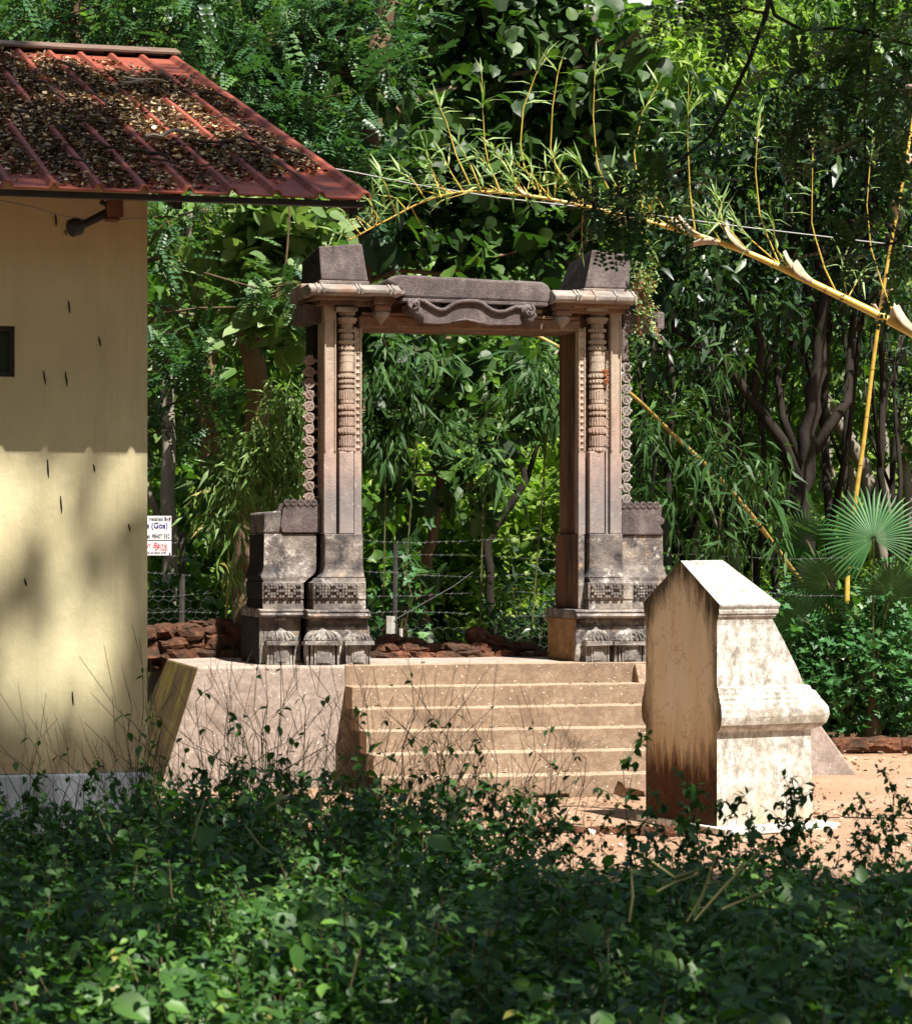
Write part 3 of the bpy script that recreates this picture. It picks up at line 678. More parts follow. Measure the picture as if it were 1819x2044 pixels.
def half_column(par, xa, xb, ycap, yb):
    xc = (xa+xb)/2; v = .055; c = G.u(xc, v); r = (G.u(xb, v)-G.u(xa, v))/2
    Z = lambda y: G.z(y, xc, 0)
    rings = []
    def band(y0, y1, f): rings.append((Z(y1), r*f)); rings.append((Z(y0), r*f))
    seq = [(901, 893, 1.08), (893, 891, .86), (891, 868, .97), (868, 866, .84), (866, 852, 1.05), (852, 850, .86), (850, 832, .98), (832, 829, .82), (829, 821, 1.04), (821, 818, .84), (818, 806, 1.06), (806, 804, .82),
           (804, 797, 1.0), (797, 777, .97), (777, 774, .86), (774, 768, 1.08), (768, 765, .82), (765, 757, 1.02), (757, 754, .82), (754, 745, 1.08), (745, 741, .88), (741, 737, 1.05), (737, 722, 1.0), (722, 708, 1.03), (708, 702, 1.08), (702, 699, .82),
           (699, 690, 1.04), (690, 687, .80), (687, 678, 1.02), (678, 675, .82), (675, 666, .95), (666, 662, .80), (662, 655, .9), (655, 645, .86), (645, 640, 1.25), (640, 634, 1.45), (634, 629, .95), (629, 622, 1.15)]
    for (y1, y0, f) in seq: band(y0, y1, f)
    b = MB(); b.lathe(c, v, rings, 16, ph=R(11.25))
    for (y0, y1) in [(870, 889), (834, 849), (779, 796)]:        # flutes
        for k in range(11):
            a = R(180+k*18); b.tube([(c+math.cos(a)*r*1.0, v+math.sin(a)*r*1.0, Z(y1)), (c+math.cos(a)*r*1.0, v+math.sin(a)*r*1.0, Z(y0))], r*.085, 4)
    for (y0, y1) in [(893, 900), (853, 865), (822, 828), (807, 817), (758, 764), (746, 753), (691, 698), (679, 686), (655, 664)]:   # bead courses
        for k in range(9):
            a = R(180+k*22.5); zc = (Z(y0)+Z(y1))/2; hh = abs(Z(y0)-Z(y1))*.34
            p = (c+math.cos(a)*r*1.05, v+math.sin(a)*r*1.05)
            b.box((p[0]-.008, p[1]-.008, zc-hh), (p[0]+.008, p[1]+.008, zc+hh))
    o = b.build('half_column', M_SHAFT, par)
    b = MB()     # square shaft below and abacus above
    bx(b, xa, xb, 901, 1066, -.015, .2); o2 = b.build('column_shaft', M_SHAFT, par, bevel=.01)
    b = MB(); bx(b, xa-6, xb+8, 612, 621, -.10, .2); bx(b, xa-2, xb+4, 600, 612, -.05, .2); b.build('abacus', M_CORN, par, bevel=.008)
def strip(par, xa, xb, y0, y1, v, kind):
    b = MB(); bx(b, xa, xb, y0, y1, v, .14); bx(b, xa, xb, y1, 1066, v-.006, .14)
    u0, u1 = G.u(xa, v), G.u(xb, v); c = (u0+u1)/2; w = (u1-u0)
    z0, z1 = G.z(y1, (xa+xb)/2, v), G.z(y0, (xa+xb)/2, v); n = int((z1-z0)/(w*.95)); h = (z1-z0)/n
    for i in range(n):
        zc = z0+h*(i+.5)
        if kind == 'lozenge':
            V = [(c-w*.40, v-.002, zc), (c, v-.002, zc-h*.46), (c+w*.40, v-.002, zc), (c, v-.002, zc+h*.46), (c, v-.016, zc)]
            b.add(V, [(0, 1, 4), (1, 2, 4), (2, 3, 4), (3, 0, 4)])
            for sx in (-1, 1): b.box((c+sx*w*.42-.008, v-.010, zc+h*.5-.012), (c+sx*w*.42+.008, v+.002, zc+h*.5+.012))
        else:
            sx = 1 if i % 2 else -1
            b.tube([(c-sx*w*.36, v-.004, zc-h*.5), (c+sx*w*.05, v-.010, zc-h*.2), (c+sx*w*.34, v-.008, zc+h*.05), (c+sx*w*.1, v-.010, zc+h*.35), (c-sx*w*.1, v-.008, zc+h*.1)], .009, 5)
    b.build('carved_strip', M_SHAFT, par, bevel=0)
    b = MB()
    for q in (u0+.006, u1-.006): b.box((q-.006, v-.012, z0), (q+.006, v+.003, z1))
    b.build('strip_border', M_SHAFT, par)
def loft_g(mb, rings, D):
    """courses given as (row, left, right, front) from the bottom up"""
    V = []
    for (y, xl, xr, v) in rings:
        z = G.z(y, (xl+xr)/2, v); V += [(G.u(xl, v), v, z), (G.u(xr, v), v, z), (G.u(xr, v), D-v*.4, z), (G.u(xl, v), D-v*.4, z)]
    n = len(rings); F = [(i*4+k, i*4+(k+1) % 4, i*4+4+(k+1) % 4, i*4+4+k) for i in range(n-1) for k in range(4)]
    mb.add(V, F+[(3, 2, 1, 0), tuple((n-1)*4+k for k in range(4))])
    return [i*4+3 for i in range(n-1)]
def pillar(L):
    name_l = 'pillar'
    p = link('pillar', None, gt)
    if L: J0, J1, PA, PB, GA, CA, CB, SA, SB = 646, 722, 646, 671, 671, 677, 706, 707, 721
    else: J0, J1, PA, PB, GA, CA, CB, SA, SB = 1154, 1240, 1217, 1240, 1208, 1176, 1206, 1154, 1167
    D = .78
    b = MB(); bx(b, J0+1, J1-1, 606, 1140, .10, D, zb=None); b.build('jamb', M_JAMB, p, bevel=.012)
    b = MB(); bx(b, PA, PB, 607, 1066, 0, .3)
    u0, u1 = G.u(PA, 0), G.u(PB, 0)
    for q in (u0+.012, u1-.012): b.box((q-.007, -.014, G.z(901, PA)), (q+.007, .002, G.z(640, PA)))
    b.build('pilaster', M_SHAFT, p, bevel=.01)
    half_column(p, CA, CB, 640, 901)
    strip(p, SA, SB, 656, 901, .03, 'lozenge')
    if not L: strip(p, 1208, 1217, 700, 893, .045, 'vine')
    # block, mouldings, fret band, torus, foot: front face and returns
    x0, x1 = (648, 724) if L else (1176, 1242)
    if not L:
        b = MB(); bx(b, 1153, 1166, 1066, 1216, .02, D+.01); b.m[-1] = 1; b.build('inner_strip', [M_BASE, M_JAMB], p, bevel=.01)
    Lx = lambda l, r: l if L else r
    b = MB(); loft_g(b, [(1153, Lx(639, 1172), Lx(728, 1247), -.078), (1150, Lx(641, 1173), Lx(727, 1246), -.070), (1144, Lx(645, 1174), Lx(726, 1244), -.050), (1136, Lx(647, 1175), Lx(725, 1243), -.036), (1126, x0, x1, -.03), (1066, x0, x1, -.03)], D); b.build('shaft_block', M_BASE, p, bevel=.008)
    xa, xb = (624, 730) if L else (1173, 1262)
    b = MB(); loft_g(b, [(1216, xa+1, xb, -.105), (1200, xa+2, xb-1, -.098), (1197, xa+3, xb-1, -.094), (1196, xa, xb, -.105), (1163, xa, xb, -.105), (1162, xa+5, xb-1, -.092), (1154, Lx(636, 1174), Lx(729, 1254), -.082)], D+.02)
    checker(b, xa+6 if L else 1178, xb-12, 1165, 1194, -.107)
    b.build('fret_band', M_BASE, p, bevel=.004)
    b = MB(); za, zb_ = G.z(1234, (xa+xb)/2), G.z(1216, (xa+xb)/2); h = zb_-za
    pr = [(-.12, za), (-.17, za), (-.205, za+h*.10), (-.222, za+h*.28), (-.212, za+h*.46), (-.172, za+h*.56), (-.140, za+h*.58), (-.158, za+h*.70), (-.152, za+h*.86), (-.11, zb_), (D+.06, zb_), (D+.06, za)]
    ua, ub = (G.u(613, -.17), G.u(738, -.17)) if L else (G.u(1112, -.0)+.13, G.u(1290, -.17))
    b.extr_u(pr, ua, ub); b.build('torus_moulding', M_BASE, p, bevel=.006)
    b = MB(); ua2 = (G.u(610, -.17), G.u(743, -.17)) if L else (ua-.02, G.u(1296, -.17))
    zf = G.z(1234, (xa+xb)/2)
    b.box((ua2[0]+.03, -.13, ZB), (ua2[1]-.03, D+.06, zf)); b.m[-1] = 1; b.box((ua2[0]+.012, -.165, ZB), (ua2[1]-.012, -.1, zf-.07), 0, .01, .01); b.build('foot_block', [M_BASE, M_SHADE if L else M_EARTH], p, bevel=.015)
    if L: shrine(p, 611, 678, 1256, -.235, 3); shrine(p, 690, 741, 1262, -.235, 5)
    else: shrine(p, 1168, 1216, 1254, -.235, 4); shrine(p, 1226, 1288, 1256, -.235, 6)
    return p
PL, PR = pillar(True), pillar(False)
# wings
def wing(L):
    p = link('wing', None, gt); vf = .14; D = 1.0
    b = MB()
    if L: lf = loft_g(b, [(1216, 524, 606, vf-.058), (1200, 524, 605, vf-.052), (1197, 526, 604, vf-.048), (1196, 523, 606, vf-.058), (1163, 523, 606, vf-.058), (1161, 526, 609, vf-.044), (1153, 521, 618, vf-.044), (1149, 520, 624, vf-.038), (1142, 523, 629, vf-.02), (1134, 525, 631, vf-.006), (1124, 526, 631, vf), (1066, 527, 631, vf)], D)
    else: lf = loft_g(b, [(1216, 1240, 1331, vf-.065), (1200, 1240, 1330, vf-.06), (1196, 1240, 1332, vf-.066), (1163, 1240, 1332, vf-.066), (1161, 1240, 1336, vf-.055), (1153, 1240, 1335, vf-.052), (1147, 1240, 1330, vf-.036), (1140, 1240, 1326, vf-.02), (1128, 1240, 1323, vf-.004), (1068, 1240, 1322, vf)], D)
    random.seed(4 if L else 9)
    checker(b, 527 if L else 1264, 604 if L else 1326, 1165, 1194, vf-.062)
    if L:
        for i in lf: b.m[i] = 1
    b.build('wing_wall', [M_BASE, M_SHADE], p, bevel=.012)
    b = MB(); xa, xb = (514, 603) if L else (1230, 1338); za, zb_ = G.z(1233, xa), G.z(1216, xa); h = zb_-za
    b.extr_u([(vf-.05, za), (vf-.11, za), (vf-.15, za+h*.12), (vf-.162, za+h*.3), (vf-.15, za+h*.48), (vf-.10, za+h*.57), (vf-.115, za+h*.72), (vf-.11, za+h*.86), (vf-.06, zb_), (D+.05, zb_), (D+.05, za)], G.u(xa, vf), G.u(xb, vf))
    bx(b, xa+3, xb-3, 1233, 1325, vf-.085, D+.06, zb=ZB)
    if L: b.m[-1] = 1
    b.build('wing_foot', [M_BASE, M_SHADE], p, bevel=.012)
    if L: shrine(p, 533, 590, 1256, vf-.16, 8)
    # carved slab with its crest
    b = MB()
    if L: P = [(562, 1064), (640, 1064), (640, 1006), (562, 1006)]; P = [(559, 1052), (563, 1064), (640, 1064), (640, 1004), (570, 1004), (564, 1018)]
    else: P = [(1238, 1068), (1321, 1068), (1322, 1060), (1316, 1050), (1324, 1045), (1325, 1036), (1318, 1032), (1320, 1008), (1238, 1010)]
    b.prism([(G.u(x, vf), G.z(y, x, vf)) for x, y in P], vf-.02, vf+.32)
    o = b.build('carved_slab', M_TOP, p, bevel=.012)
    b = MB()
    for x in ((573, 586, 600, 613, 626) if L else (1244, 1257, 1270, 1283, 1296, 1309)):
        c = G.p(x, 1003 if L else 1008, vf-.02); b.ring((c.x, c.y, c.z), .024, .010, 10, 5); b.tube([(c.x, c.y, c.z-.04), (c.x, c.y, c.z+.03)], .008, 5)
        b.box((c.x-.03, vf-.02, c.z-.035), (c.x+.03, vf+.05, c.z+.012), 0, .008)
    b.build('crest', M_TOP, o)
    if L:
        b = MB(); b.hexa([G.p(527, 1065, .16), G.p(563, 1065, .16), G.p(563, 1065, .16)+Vector((0, .8, 0)), G.p(527, 1065, .16)+Vector((0, .8, 0))],
                         [G.p(527, 1022, .16), G.p(562, 1019, .16), G.p(562, 1019, .16)+Vector((0, .8, 0)), G.p(527, 1022, .16)+Vector((0, .8, 0))])
        b.build('rough_block', M_BASE, p, bevel=.02)
    return p
wing(True); wing(False)
rosettes(gt, 617, 708, 1003, 22.8, .18, False); rosettes(gt, 1249, 722, 1006, 21.9, .16, True)
b = MB(); bx(b, 624, 640, 645, 1010, .34, .7); bx(b, 600, 655, 1012, 1324, .42, .8, zb=ZB); b.build('jamb_shade_fill', M_SHADE, gt, bevel=.01)  # black fill that paints in the shade of the recess
b = MB(); c0 = [G.u(x, .2) for x in (1238, 1252, 1256)]; b.prism([(G.u(1238, .2), G.z(722, 1238, .2)), (G.u(1254, .2), G.z(722, 1254, .2)), (G.u(1250, .2), G.z(664, 1250, .2)), (G.u(1238, .2), G.z(655, 1238, .2))], .16, .45); b.build('broken_stone', M_TOP, gt, bevel=.015)
# lintel
ln = link('lintel', None, gt)
b = MB(); bx(b, 700, 1182, 604, 634, .10, .74); bx(b, 716, 1158, 634, 656, .02, .74)
b.build('lintel_beam', M_BEAM, ln, bevel=.012)
b = MB(); bx(b, 722, 1156, 627, 633, -.005, .2); bx(b, 760, 1110, 600, 606, .04, .4); b.build('fillet', M_BEAM, ln, bevel=.005)
M_PALE = plain('pale_stone', (.48, .40, .28), .9, .15, .2)
b = MB(); bx(b, 803, 820, 611, 625, .06, .3); b.build('pale_patch', M_PALE, ln, bevel=.005); b = MB(); bx(b, 1063, 1082, 618, 627, .04, .3); b.build('pale_patch', M_PALE, ln, bevel=.005)
P = [(806, 594), (900, 598), (1000, 601), (1092, 606), (1097, 598), (1099, 580), (1095, 569), (1082, 563), (1040, 560), (1000, 559), (940, 556), (915, 553), (880, 552), (830, 549), (795, 548), (786, 551), (776, 555), (772, 560), (780, 566), (800, 580)]
b = MB(); b.prism([(G.u(x, -.08), G.z(y+random.uniform(-.8, .8), x, -.08)) for x, y in P], -.08, .58); b.build('lintel_top', M_TOP, ln, bevel=.03)
b = MB(); P = [(800, 601), (1093, 611), (1093, 604), (800, 594)]; b.prism([(G.u(x, -.12), G.z(y, x, -.12)) for x, y in P], -.115, .3); b.build('lintel_ledge', M_TOP, ln, bevel=.006)
up = [(818, 604), (824, 599), (834, 597), (846, 600), (857, 607), (868, 614), (878, 617), (888, 616), (898, 609), (908, 603), (920, 600), (935, 599), (952, 600), (962, 604), (972, 612), (982, 618), (994, 621), (1008, 620), (1018, 615), (1028, 611), (1040, 612), (1048, 614)]
lo = [(1046, 636), (1040, 648), (1000, 648), (975, 648), (960, 644), (945, 640), (928, 638), (912, 639), (896, 644), (880, 646), (850, 645), (836, 640), (828, 632), (820, 620)]
b = MB(); vs = -.10; b.prism([(G.u(x, vs), G.z(y, x, vs)) for x, y in reversed(up+lo)], vs, .06)
sc_ = b.build('scroll_panel', M_TOP, ln)
b = MB(); b.tube([(G.u(x, vs), vs-.012, G.z(y+2, x, vs)) for x, y in up], .022, 6); b.tube([(G.u(x, vs), vs-.006, G.z(y-2, x, vs)) for x, y in [(905, 645), (918, 641), (930, 640), (945, 643), (958, 647)]], .014, 6); b.build('scroll_rim', M_TOP, sc_, smooth=True)
for (cx_, cy_, sg) in ((825, 608, 1), (1052, 620, -1)):
    b = MB(); c = G.p(cx_, cy_, vs-.02); sp = [(c.x+sg*(.062-.0045*i)*math.cos(i*.62+2.2), c.y-.035-.003*i, c.z+(.062-.0045*i)*math.sin(i*.62+2.2)) for i in range(13)]
    b.tube(sp, .016, 6)
    b.tube([c+Vector((0, .05, 0)), c+Vector((0, -.015, 0))], [.066, .058], 12)
    b.tube([c+Vector((-.04*sg, .02, -.02)), G.p(cx_+4*sg+(4 if sg > 0 else 6), cy_+16, vs-.012), G.p(cx_+(14 if sg > 0 else 8), cy_+(33 if sg > 0 else 32), vs)], [.066, .058, .034], 8)
    b.build('scroll_curl', M_TOP, sc_, smooth=True)
random.seed(21); b = MB()
for (xa, xb) in ((852, 905), (968, 1032)):
    for i in range(9):
        x = xa+(xb-xa)*(i+.5)/9; y = 603+6*(1-abs((i-4)/4.5)) + (3 if xa > 900 else 0); c = G.p(x, y, -.05)
        a = random.uniform(0, 6.28); b.tube([(c.x+.026*math.cos(a+k*.75)*(1-.12*k), c.y-.02, c.z+.022*math.sin(a+k*.75)*(1-.12*k)) for k in range(6)], .008, 5)
b.build('carved_foliage', M_TOP, sc_, smooth=True)
# pendants
for (x, y0, y1) in ((762, 606, 646), (1124, 616, 656)):
    c = G.p(x, y0, -.10); z1, z0 = G.z(y0, x), G.z(y1, x); h = z1-z0; b = MB()
    b.box((c.x-.09, -.16, z1-.02), (c.x+.09, .12, z1+.06)); b.box((c.x-.075, -.14, z1-.075), (c.x+.075, .12, z1-.022))
    o = b.build('bracket', M_BEAM, ln, bevel=.008)
    b = MB(); b.lathe(c.x, -.05, [(z0-.02, .006), (z0+h*.12, .03), (z0+h*.35, .075), (z0+h*.55, .085), (z0+h*.62, .06), (z0+h*.7, .05)], 14); b.build('lotus_bud', M_CORN, o, smooth=True)
# cornices and crown blocks
def cornice(xa, xb, ya, yb, L):
    xm = (xa+xb)/2; zt, zb_ = G.z(ya, xm, -.2), G.z(yb, xm, -.2); h = zt-zb_; b = MB()
    pr = [(-.10, zb_), (-.20, zb_+h*.05), (-.245, zb_+h*.16), (-.25, zb_+h*.52), (-.21, zb_+h*.62), (-.12, zt), (.80, zt), (.80, zb_)]
    b.extr_u(pr, G.u(xa, -.2)+.04, G.u(xb, -.2)-(.05 if L else 0))
    o = b.build('cornice', M_CORN, gt, bevel=.01)
    b = MB()
    for x in ((634, 645, 714, 721, 778, 786) if L else (1150, 1157, 1188, 1230, 1266)):
        u = G.u(x, -.22); b.extr_u([(-.20, zb_+h*.03), (-.262, zb_+h*.14), (-.266, zb_+h*.54), (-.222, zb_+h*.66), (-.14, zt+.006), (-.06, zt+.006), (-.1, zb_+h*.03)], u-.010, u+.010)
    b.build('cornice_rib', M_CORN, o)
    b = MB(); bx(b, xa+16, xb-22 if L else xb-12, yb-1, yb+9, -.13, .76); bx(b, xa+28, xb-40 if L else xb-22, yb+9, yb+20, -.07, .74); b.build('cornice_soffit', M_BEAM, o, bevel=.008)
    if L:
        b = MB(); ue = G.u(xb, -.2)-.052; b.hexa([(ue, -.24, zb_+h*.10), (ue+.05, -.16, zb_+h*.2), (ue+.05, .4, zb_+h*.2), (ue, .5, zb_)], [(ue, -.235, zb_+h*.55), (ue+.05, -.17, zb_+h*.5), (ue+.05, .4, zb_+h*.5), (ue, .5, zt)]); b.build('broken_tip', M_CORN, o, bevel=.008)
cornice(609, 810, 566, 590, True); cornice(1097, 1269, 579, 605, False)
def crown(TL, TR, BL, BR, D, vt):
    v0 = .06; b = MB(); t = [G.p(*TL, v0+.03), G.p(*TR, v0+.03)]; q = [G.p(*BL, v0), G.p(*BR, v0)]
    sh = Vector((0, D, 0)); sh2 = Vector((0, D-.12, -.05))
    b.hexa([q[0], q[1], q[1]+sh, q[0]+sh], [t[0], t[1], t[1]+sh2, t[0]+sh2]); b.m[-1] = 1; o = b.build('crown_block', [M_TOP, M_SHADE], gt, bevel=.014, jit=.008)
    zz = q[0].z; b = MB(); b.box((q[0].x-.01, v0-.02, zz-.035), (q[1].x+.01, v0+D, zz-.001)); b.build('bedding_slab', M_CORN, o, bevel=.006)
crown((637, 491), (722, 486), (639, 559), (734, 561), .95, 0); crown((1181, 498), (1258, 508), (1165, 575), (1256, 577), .92, 0)
b = MB(); b.prism([(G.u(x, .12), G.z(y, x, .12)) for x, y in [(600, 643), (641, 645), (641, 606), (606, 606)]], .12, .6); b.build('bracket_stone', M_TOP, gt, bevel=.012)
b = MB(); b.prism([(G.u(x, .2), G.z(y, x, .2)) for x, y in [(1240, 660), (1323, 658), (1323, 624), (1300, 622), (1240, 624)]], .16, .6); b.build('bracket_stone', M_TOP, gt, bevel=.014)
b = MB(); b.prism([(G.u(x, .3), G.z(y, x, .3)) for x, y in [(1250, 624), (1288, 624), (1292, 582), (1268, 580), (1250, 584)]], .30, .7); b.build('bracket_stone', M_TOP, gt, bevel=.014)
b = MB(); bx(b, 600, 640, 566, 577, .25, .7); bx(b, 604, 640, 578, 600, .32, .7); b.build('bracket_stone', M_CORN, gt, bevel=.012)

# ------------------------------------------------------------------ gabled pedestal
PD = Frame((1430-CX)*20.34/FOC, 20.34, R(28))
pd = thing('gabled_pedestal', 'whitewashed masonry pedestal with a gabled top and one stained end', 'pedestal', (PD.X, PD.Y, 0), PD.a)
DP = 1.01
def loft(name, rings, m_front, m_end, bevel=.01, smooth_from=None):
    b = MB(); V = []
    for (z, u1, e) in rings: V += [(0, -e, z), (u1, -e, z), (u1, DP+e, z), (0, DP+e, z)]
    b.v = V; n = len(rings)
    for i in range(n-1):
        for k in range(4):
            k2 = (k+1) % 4; b.f.append((i*4+k, i*4+k2, (i+1)*4+k2, (i+1)*4+k)); b.m.append(1 if k == 3 else 0)
    b.f.append((3, 2, 1, 0)); b.m.append(0); b.f.append(tuple((n-1)*4+k for k in range(4))); b.m.append(0)
    return b.build(name, [m_front, m_end], pd, bevel=bevel)
loft('base', [(0, .885, 0), (.30, .872, 0), (.745, .862, 0)], M_PED, M_PEDEND, bevel=0)
tor = [(.745, .862, 0), (.752, .87, .010), (.77, .935, .035), (.80, .97, .055), (.86, .995, .065), (.92, .985, .062), (.965, .95, .05), (.985, .93, .038), (1.0, .925, .038), (1.02, .905, .028), (1.045, .895, .024), (1.055, .86, .018), (1.085, .845, .012), (1.092, .815, 0)]
loft('torus_moulding', tor, M_PED, M_PEDEND, bevel=0)
loft('shaft', [(1.092, .80, 0), (1.25, .72, 0), (1.45, .60, 0), (1.56, .53, 0), (1.60, .50, .006)], M_PED, M_PEDEND, bevel=0)
b = MB()
zc = [(1.60, .50, .006), (1.625, .525, .02), (1.635, .525, .02), (1.645, .54, .028), (1.668, .545, .03), (1.675, .54, .026), (1.70, .552, .036), (1.715, .555, .036)]
V = []
for (z, u1, e) in zc: V += [(0, -e, z), (u1, -e, z), (u1, DP+e, z), (0, DP+e, z)]
b.v = V; n = len(zc)
for i in range(n-1):
    for k in range(4): k2 = (k+1) % 4; b.f.append((i*4+k, i*4+k2, (i+1)*4+k2, (i+1)*4+k)); b.m.append(1 if k == 3 else 0)
q = (n-1)*4; b.v += [(0, DP/2, 2.045), (.385, DP/2, 2.05)]; r0, r1 = q+4, q+5
b.f += [(q, q+1, r1, r0), (q+1, q+2, r1), (q+2, q+3, r0, r1), (q+3, q, r0), (3, 2, 1, 0)]; b.m += [0, 0, 0, 1, 0]
b.build('gable_cap', [M_PEDCAP, M_PEDEND], pd, bevel=0)
b = MB(); b.box((-.03, -.16, -.02), (1.0, DP+.1, .035)); b.build('footing', plain('footing_white', (.66, .63, .58), .9, .2, .2), pd, bevel=.01)
kb = MB()
for i in range(5):
    x = .62+i*.24; kb.rock((x, 20.25+.02*random.random(), .0), (.25, .10, .09), seed=i+60, amp=.12)
o = kb.build('low_kerb', M_LAT); tag(o, 'low broken red kerb in the soil left of the pedestal', 'kerb')
# kerb of the bed at right
kr = thing('bed_kerb', 'rough laterite kerb edging the planted bed at right', 'kerb', (3.9, 28.6, 0))
for i in range(9):
    b = MB(); b.rock((-.1+i*.36, random.uniform(-.03, .03), .06), (.40, .3, .16+random.uniform(-.02, .05)), seed=i+30, amp=.14); b.build('kerb_stone', M_LAT, kr)

# ------------------------------------------------------------------ laterite rubble wall
rw = thing('rubble_wall', 'low dry wall of dark red laterite rubble behind the gateway', 'wall', (G.X, G.Y, 0), G.a)
random.seed(5)
def course(x0, x1, y0, y1, v, lo=.17, hi=.30):
    u = G.u(x0, v); ue = G.u(x1, v); za, zb_ = G.z(y1, (x0+x1)/2, v), G.z(y0, (x0+x1)/2, v); i = 0
    while u < ue:
        w = random.uniform(lo, hi); h = (zb_-za)*random.uniform(.92, 1.12)
        b = MB(); b.rock((u+w/2, v+random.uniform(-.10, .06), za+h/2), (w*1.10, .38, h*1.16), rot=random.uniform(-.14, .14), seed=int(u*97+y0), amp=.17); b.build('rubble_stone', M_LAT, rw); u += w; i += 1
course(270, 510, 1298, 1332, 1.9); course(262, 510, 1272, 1300, 1.98); course(270, 470, 1248, 1274, 2.04)
course(735, 1112, 1303, 1326, 1.5, .15, .27); course(740, 1060, 1286, 1306, 1.62)
for (x, y0, y1, w) in ((950, 1256, 1288, .17), (985, 1270, 1290, .2), (820, 1274, 1290, .22), (775, 1270, 1290, .2), (900, 1282, 1296, .2), (1022, 1286, 1310, .22), (440, 1236, 1252, .2), (395, 1240, 1252, .16)):
    v = 1.62 if x > 500 else 2.05; z0, z1 = G.z(y1, x, v), G.z(y0, x, v); b = MB(); b.rock((G.u(x, v), v, (z0+z1)/2), (w*1.1, .24, (z1-z0)*1.1), rot=random.uniform(-.15, .15), seed=x, amp=.18); b.build('rubble_stone', M_LAT, rw)
b = MB(); bx(b, 1048, 1088, 1300, 1316, 1.35, 1.55); o = b.build('rubble_stone', plain('pale_brick', (.30, .22, .15), .9, .15, .3), rw, bevel=.02); o['label'] = 'pale flat slab'

# ------------------------------------------------------------------ wire fence and its sign
VF = 2.45
fn = thing('wire_fence', 'barbed wire and hexagonal netting fence on thin posts behind the gateway', 'fence', (G.X, G.Y, 0), G.a)
def fpost(x, y0, r, m):
    b = MB(); t_ = G.p(x, y0, VF); b.tube([(t_.x, VF, 0), (t_.x+.02, VF, t_.z)], r, 6); return b.build('post', m, fn)
for a in ((785, 1085, .025, M_POST), (796, 1255, .02, M_POSTW), (775, 1230, .05, M_POSTW), (360, 1060, .03, M_POST), (1150, 1085, .03, M_POST)): fpost(*a)
for y in (1078, 1112, 1146, 1186, 1226):
    b = MB(); pts = []
    for i in range(28 if y not in (1112, 1186) else 41):
        x = 60+i*41; c = G.p(x, y+5*math.sin(i*.55+y)+random.uniform(-1.5, 1.5), VF-.03); pts.append(c)
    b.tube(pts, .0016, 4)
    for i in range(0, 80):
        t_ = i/80*(len(pts)-1.01); k = int(t_); c = pts[k].lerp(pts[k+1], t_-k); b.tube([c+Vector((-.012, -.012, -.014)), c+Vector((.012, .012, .014))], .0016, 3)
    b.build('barbed_wire', M_WIRE, fn)
b = MB(); s = .062; dx, dz = s*math.sqrt(3), s*1.5
def hexnet(x0, x1, y0, y1):
    u0, u1 = G.u(x0, VF), G.u(x1, VF); z0, z1 = G.z(y1, x0, VF), G.z(y0, x0, VF); rows = int((z1-z0)/dz); cols = int((u1-u0)/dx)
    for r in range(rows):
        for c in range(cols):
            cx_, cz = u0+c*dx+(dx/2 if r % 2 else 0), z0+r*dz
            P = [(cx_+s*math.sin(R(60*k)), VF, cz+s*math.cos(R(60*k))) for k in (0, 1, 2, 3)]
            b.tube(P, .0020, 3)
hexnet(240, 640, 1150, 1320); b.build('hex_netting', M_WIRE, fn); b = MB(); hexnet(740, 1120, 1226, 1320); b.build('hex_netting', M_WIRE, fn)
b = MB(); b.tube([G.p(786, 1238, VF-.04), G.p(905, 1170, VF-.04), G.p(960, 1130, VF-.04)], .004, 4); b.build('brace_wire', M_WIRE, fn)

sg = thing('sign_board', 'white notice board with blue and red lettering wired to the fence', 'sign', (G.X, G.Y, 0), G.a)
vS = VF-.08
b = MB(); sa, sb_ = G.u(240, vS), G.u(342, vS); sz0, sz1 = G.z(1109, 320, vS), G.z(1030, 320, vS)
b.box((sa, vS, sz0), (sb_, vS+.012, sz1)); b.build('board', M_SIGN, sg, bevel=.003)
def text(s, xr, yb, h, m, shear=0, xs=1.0, name='lettering'):
    c = bpy.data.curves.new('lettering', 'FONT'); c.body = s; c.size = h; c.align_x = 'RIGHT'; c.shear = shear; c.extrude = .001; c.offset = .0008 if m is M_INKB else 0
    c.materials.append(m); o = link(name, c, sg)
    p = G.p(xr, yb, vS-.003); o.location = (p.x, vS-.003, p.z); o.rotation_euler = (R(90), 0, 0); o.scale = (xs, 1, 1)
    bpy.context.view_layer.update()
    me = bpy.data.meshes.new_from_object(o.evaluated_get(bpy.context.evaluated_depsgraph_get())); me.name = 'lettering'
    n = link(name, me, sg); n.location = o.location; n.rotation_euler = o.rotation_euler; n.scale = o.scale
    bpy.data.objects.remove(o); return n
text('. Installed By:', 338, 1039, .052, M_INK, 0, .82)
text('re (Goa)', 335, 1054, .078, M_INKB, 0, .90)
text('Tel: 98407 352', 339, 1074, .058, M_INK, 0, .72)
text('on Bank', 333, 1093, .074, M_INKR, .25, .98)
text('of India', 333, 1099, .045, M_INKR, .2, .9)
text('ople to bank with', 332, 1105, .034, M_INK, 0, .9)
b = MB(); zl = G.z(1078, 320, vS); b.box((sa, vS-.004, zl-.002), (sb_, vS-.001, zl+.002)); b.build('rule_line', M_INK, sg)
for (x, y) in ((339, 1034), (339, 1105)):
    b = MB(); c = G.p(x, y, vS-.004); b.lathe(c.x, c.y, [(c.z-.008, .008), (c.z+.008, .008)], 8); b.tube([c, c+Vector((-.005, .0, -.03))], .004, 4); b.build('wire_tie', M_RUST, sg)

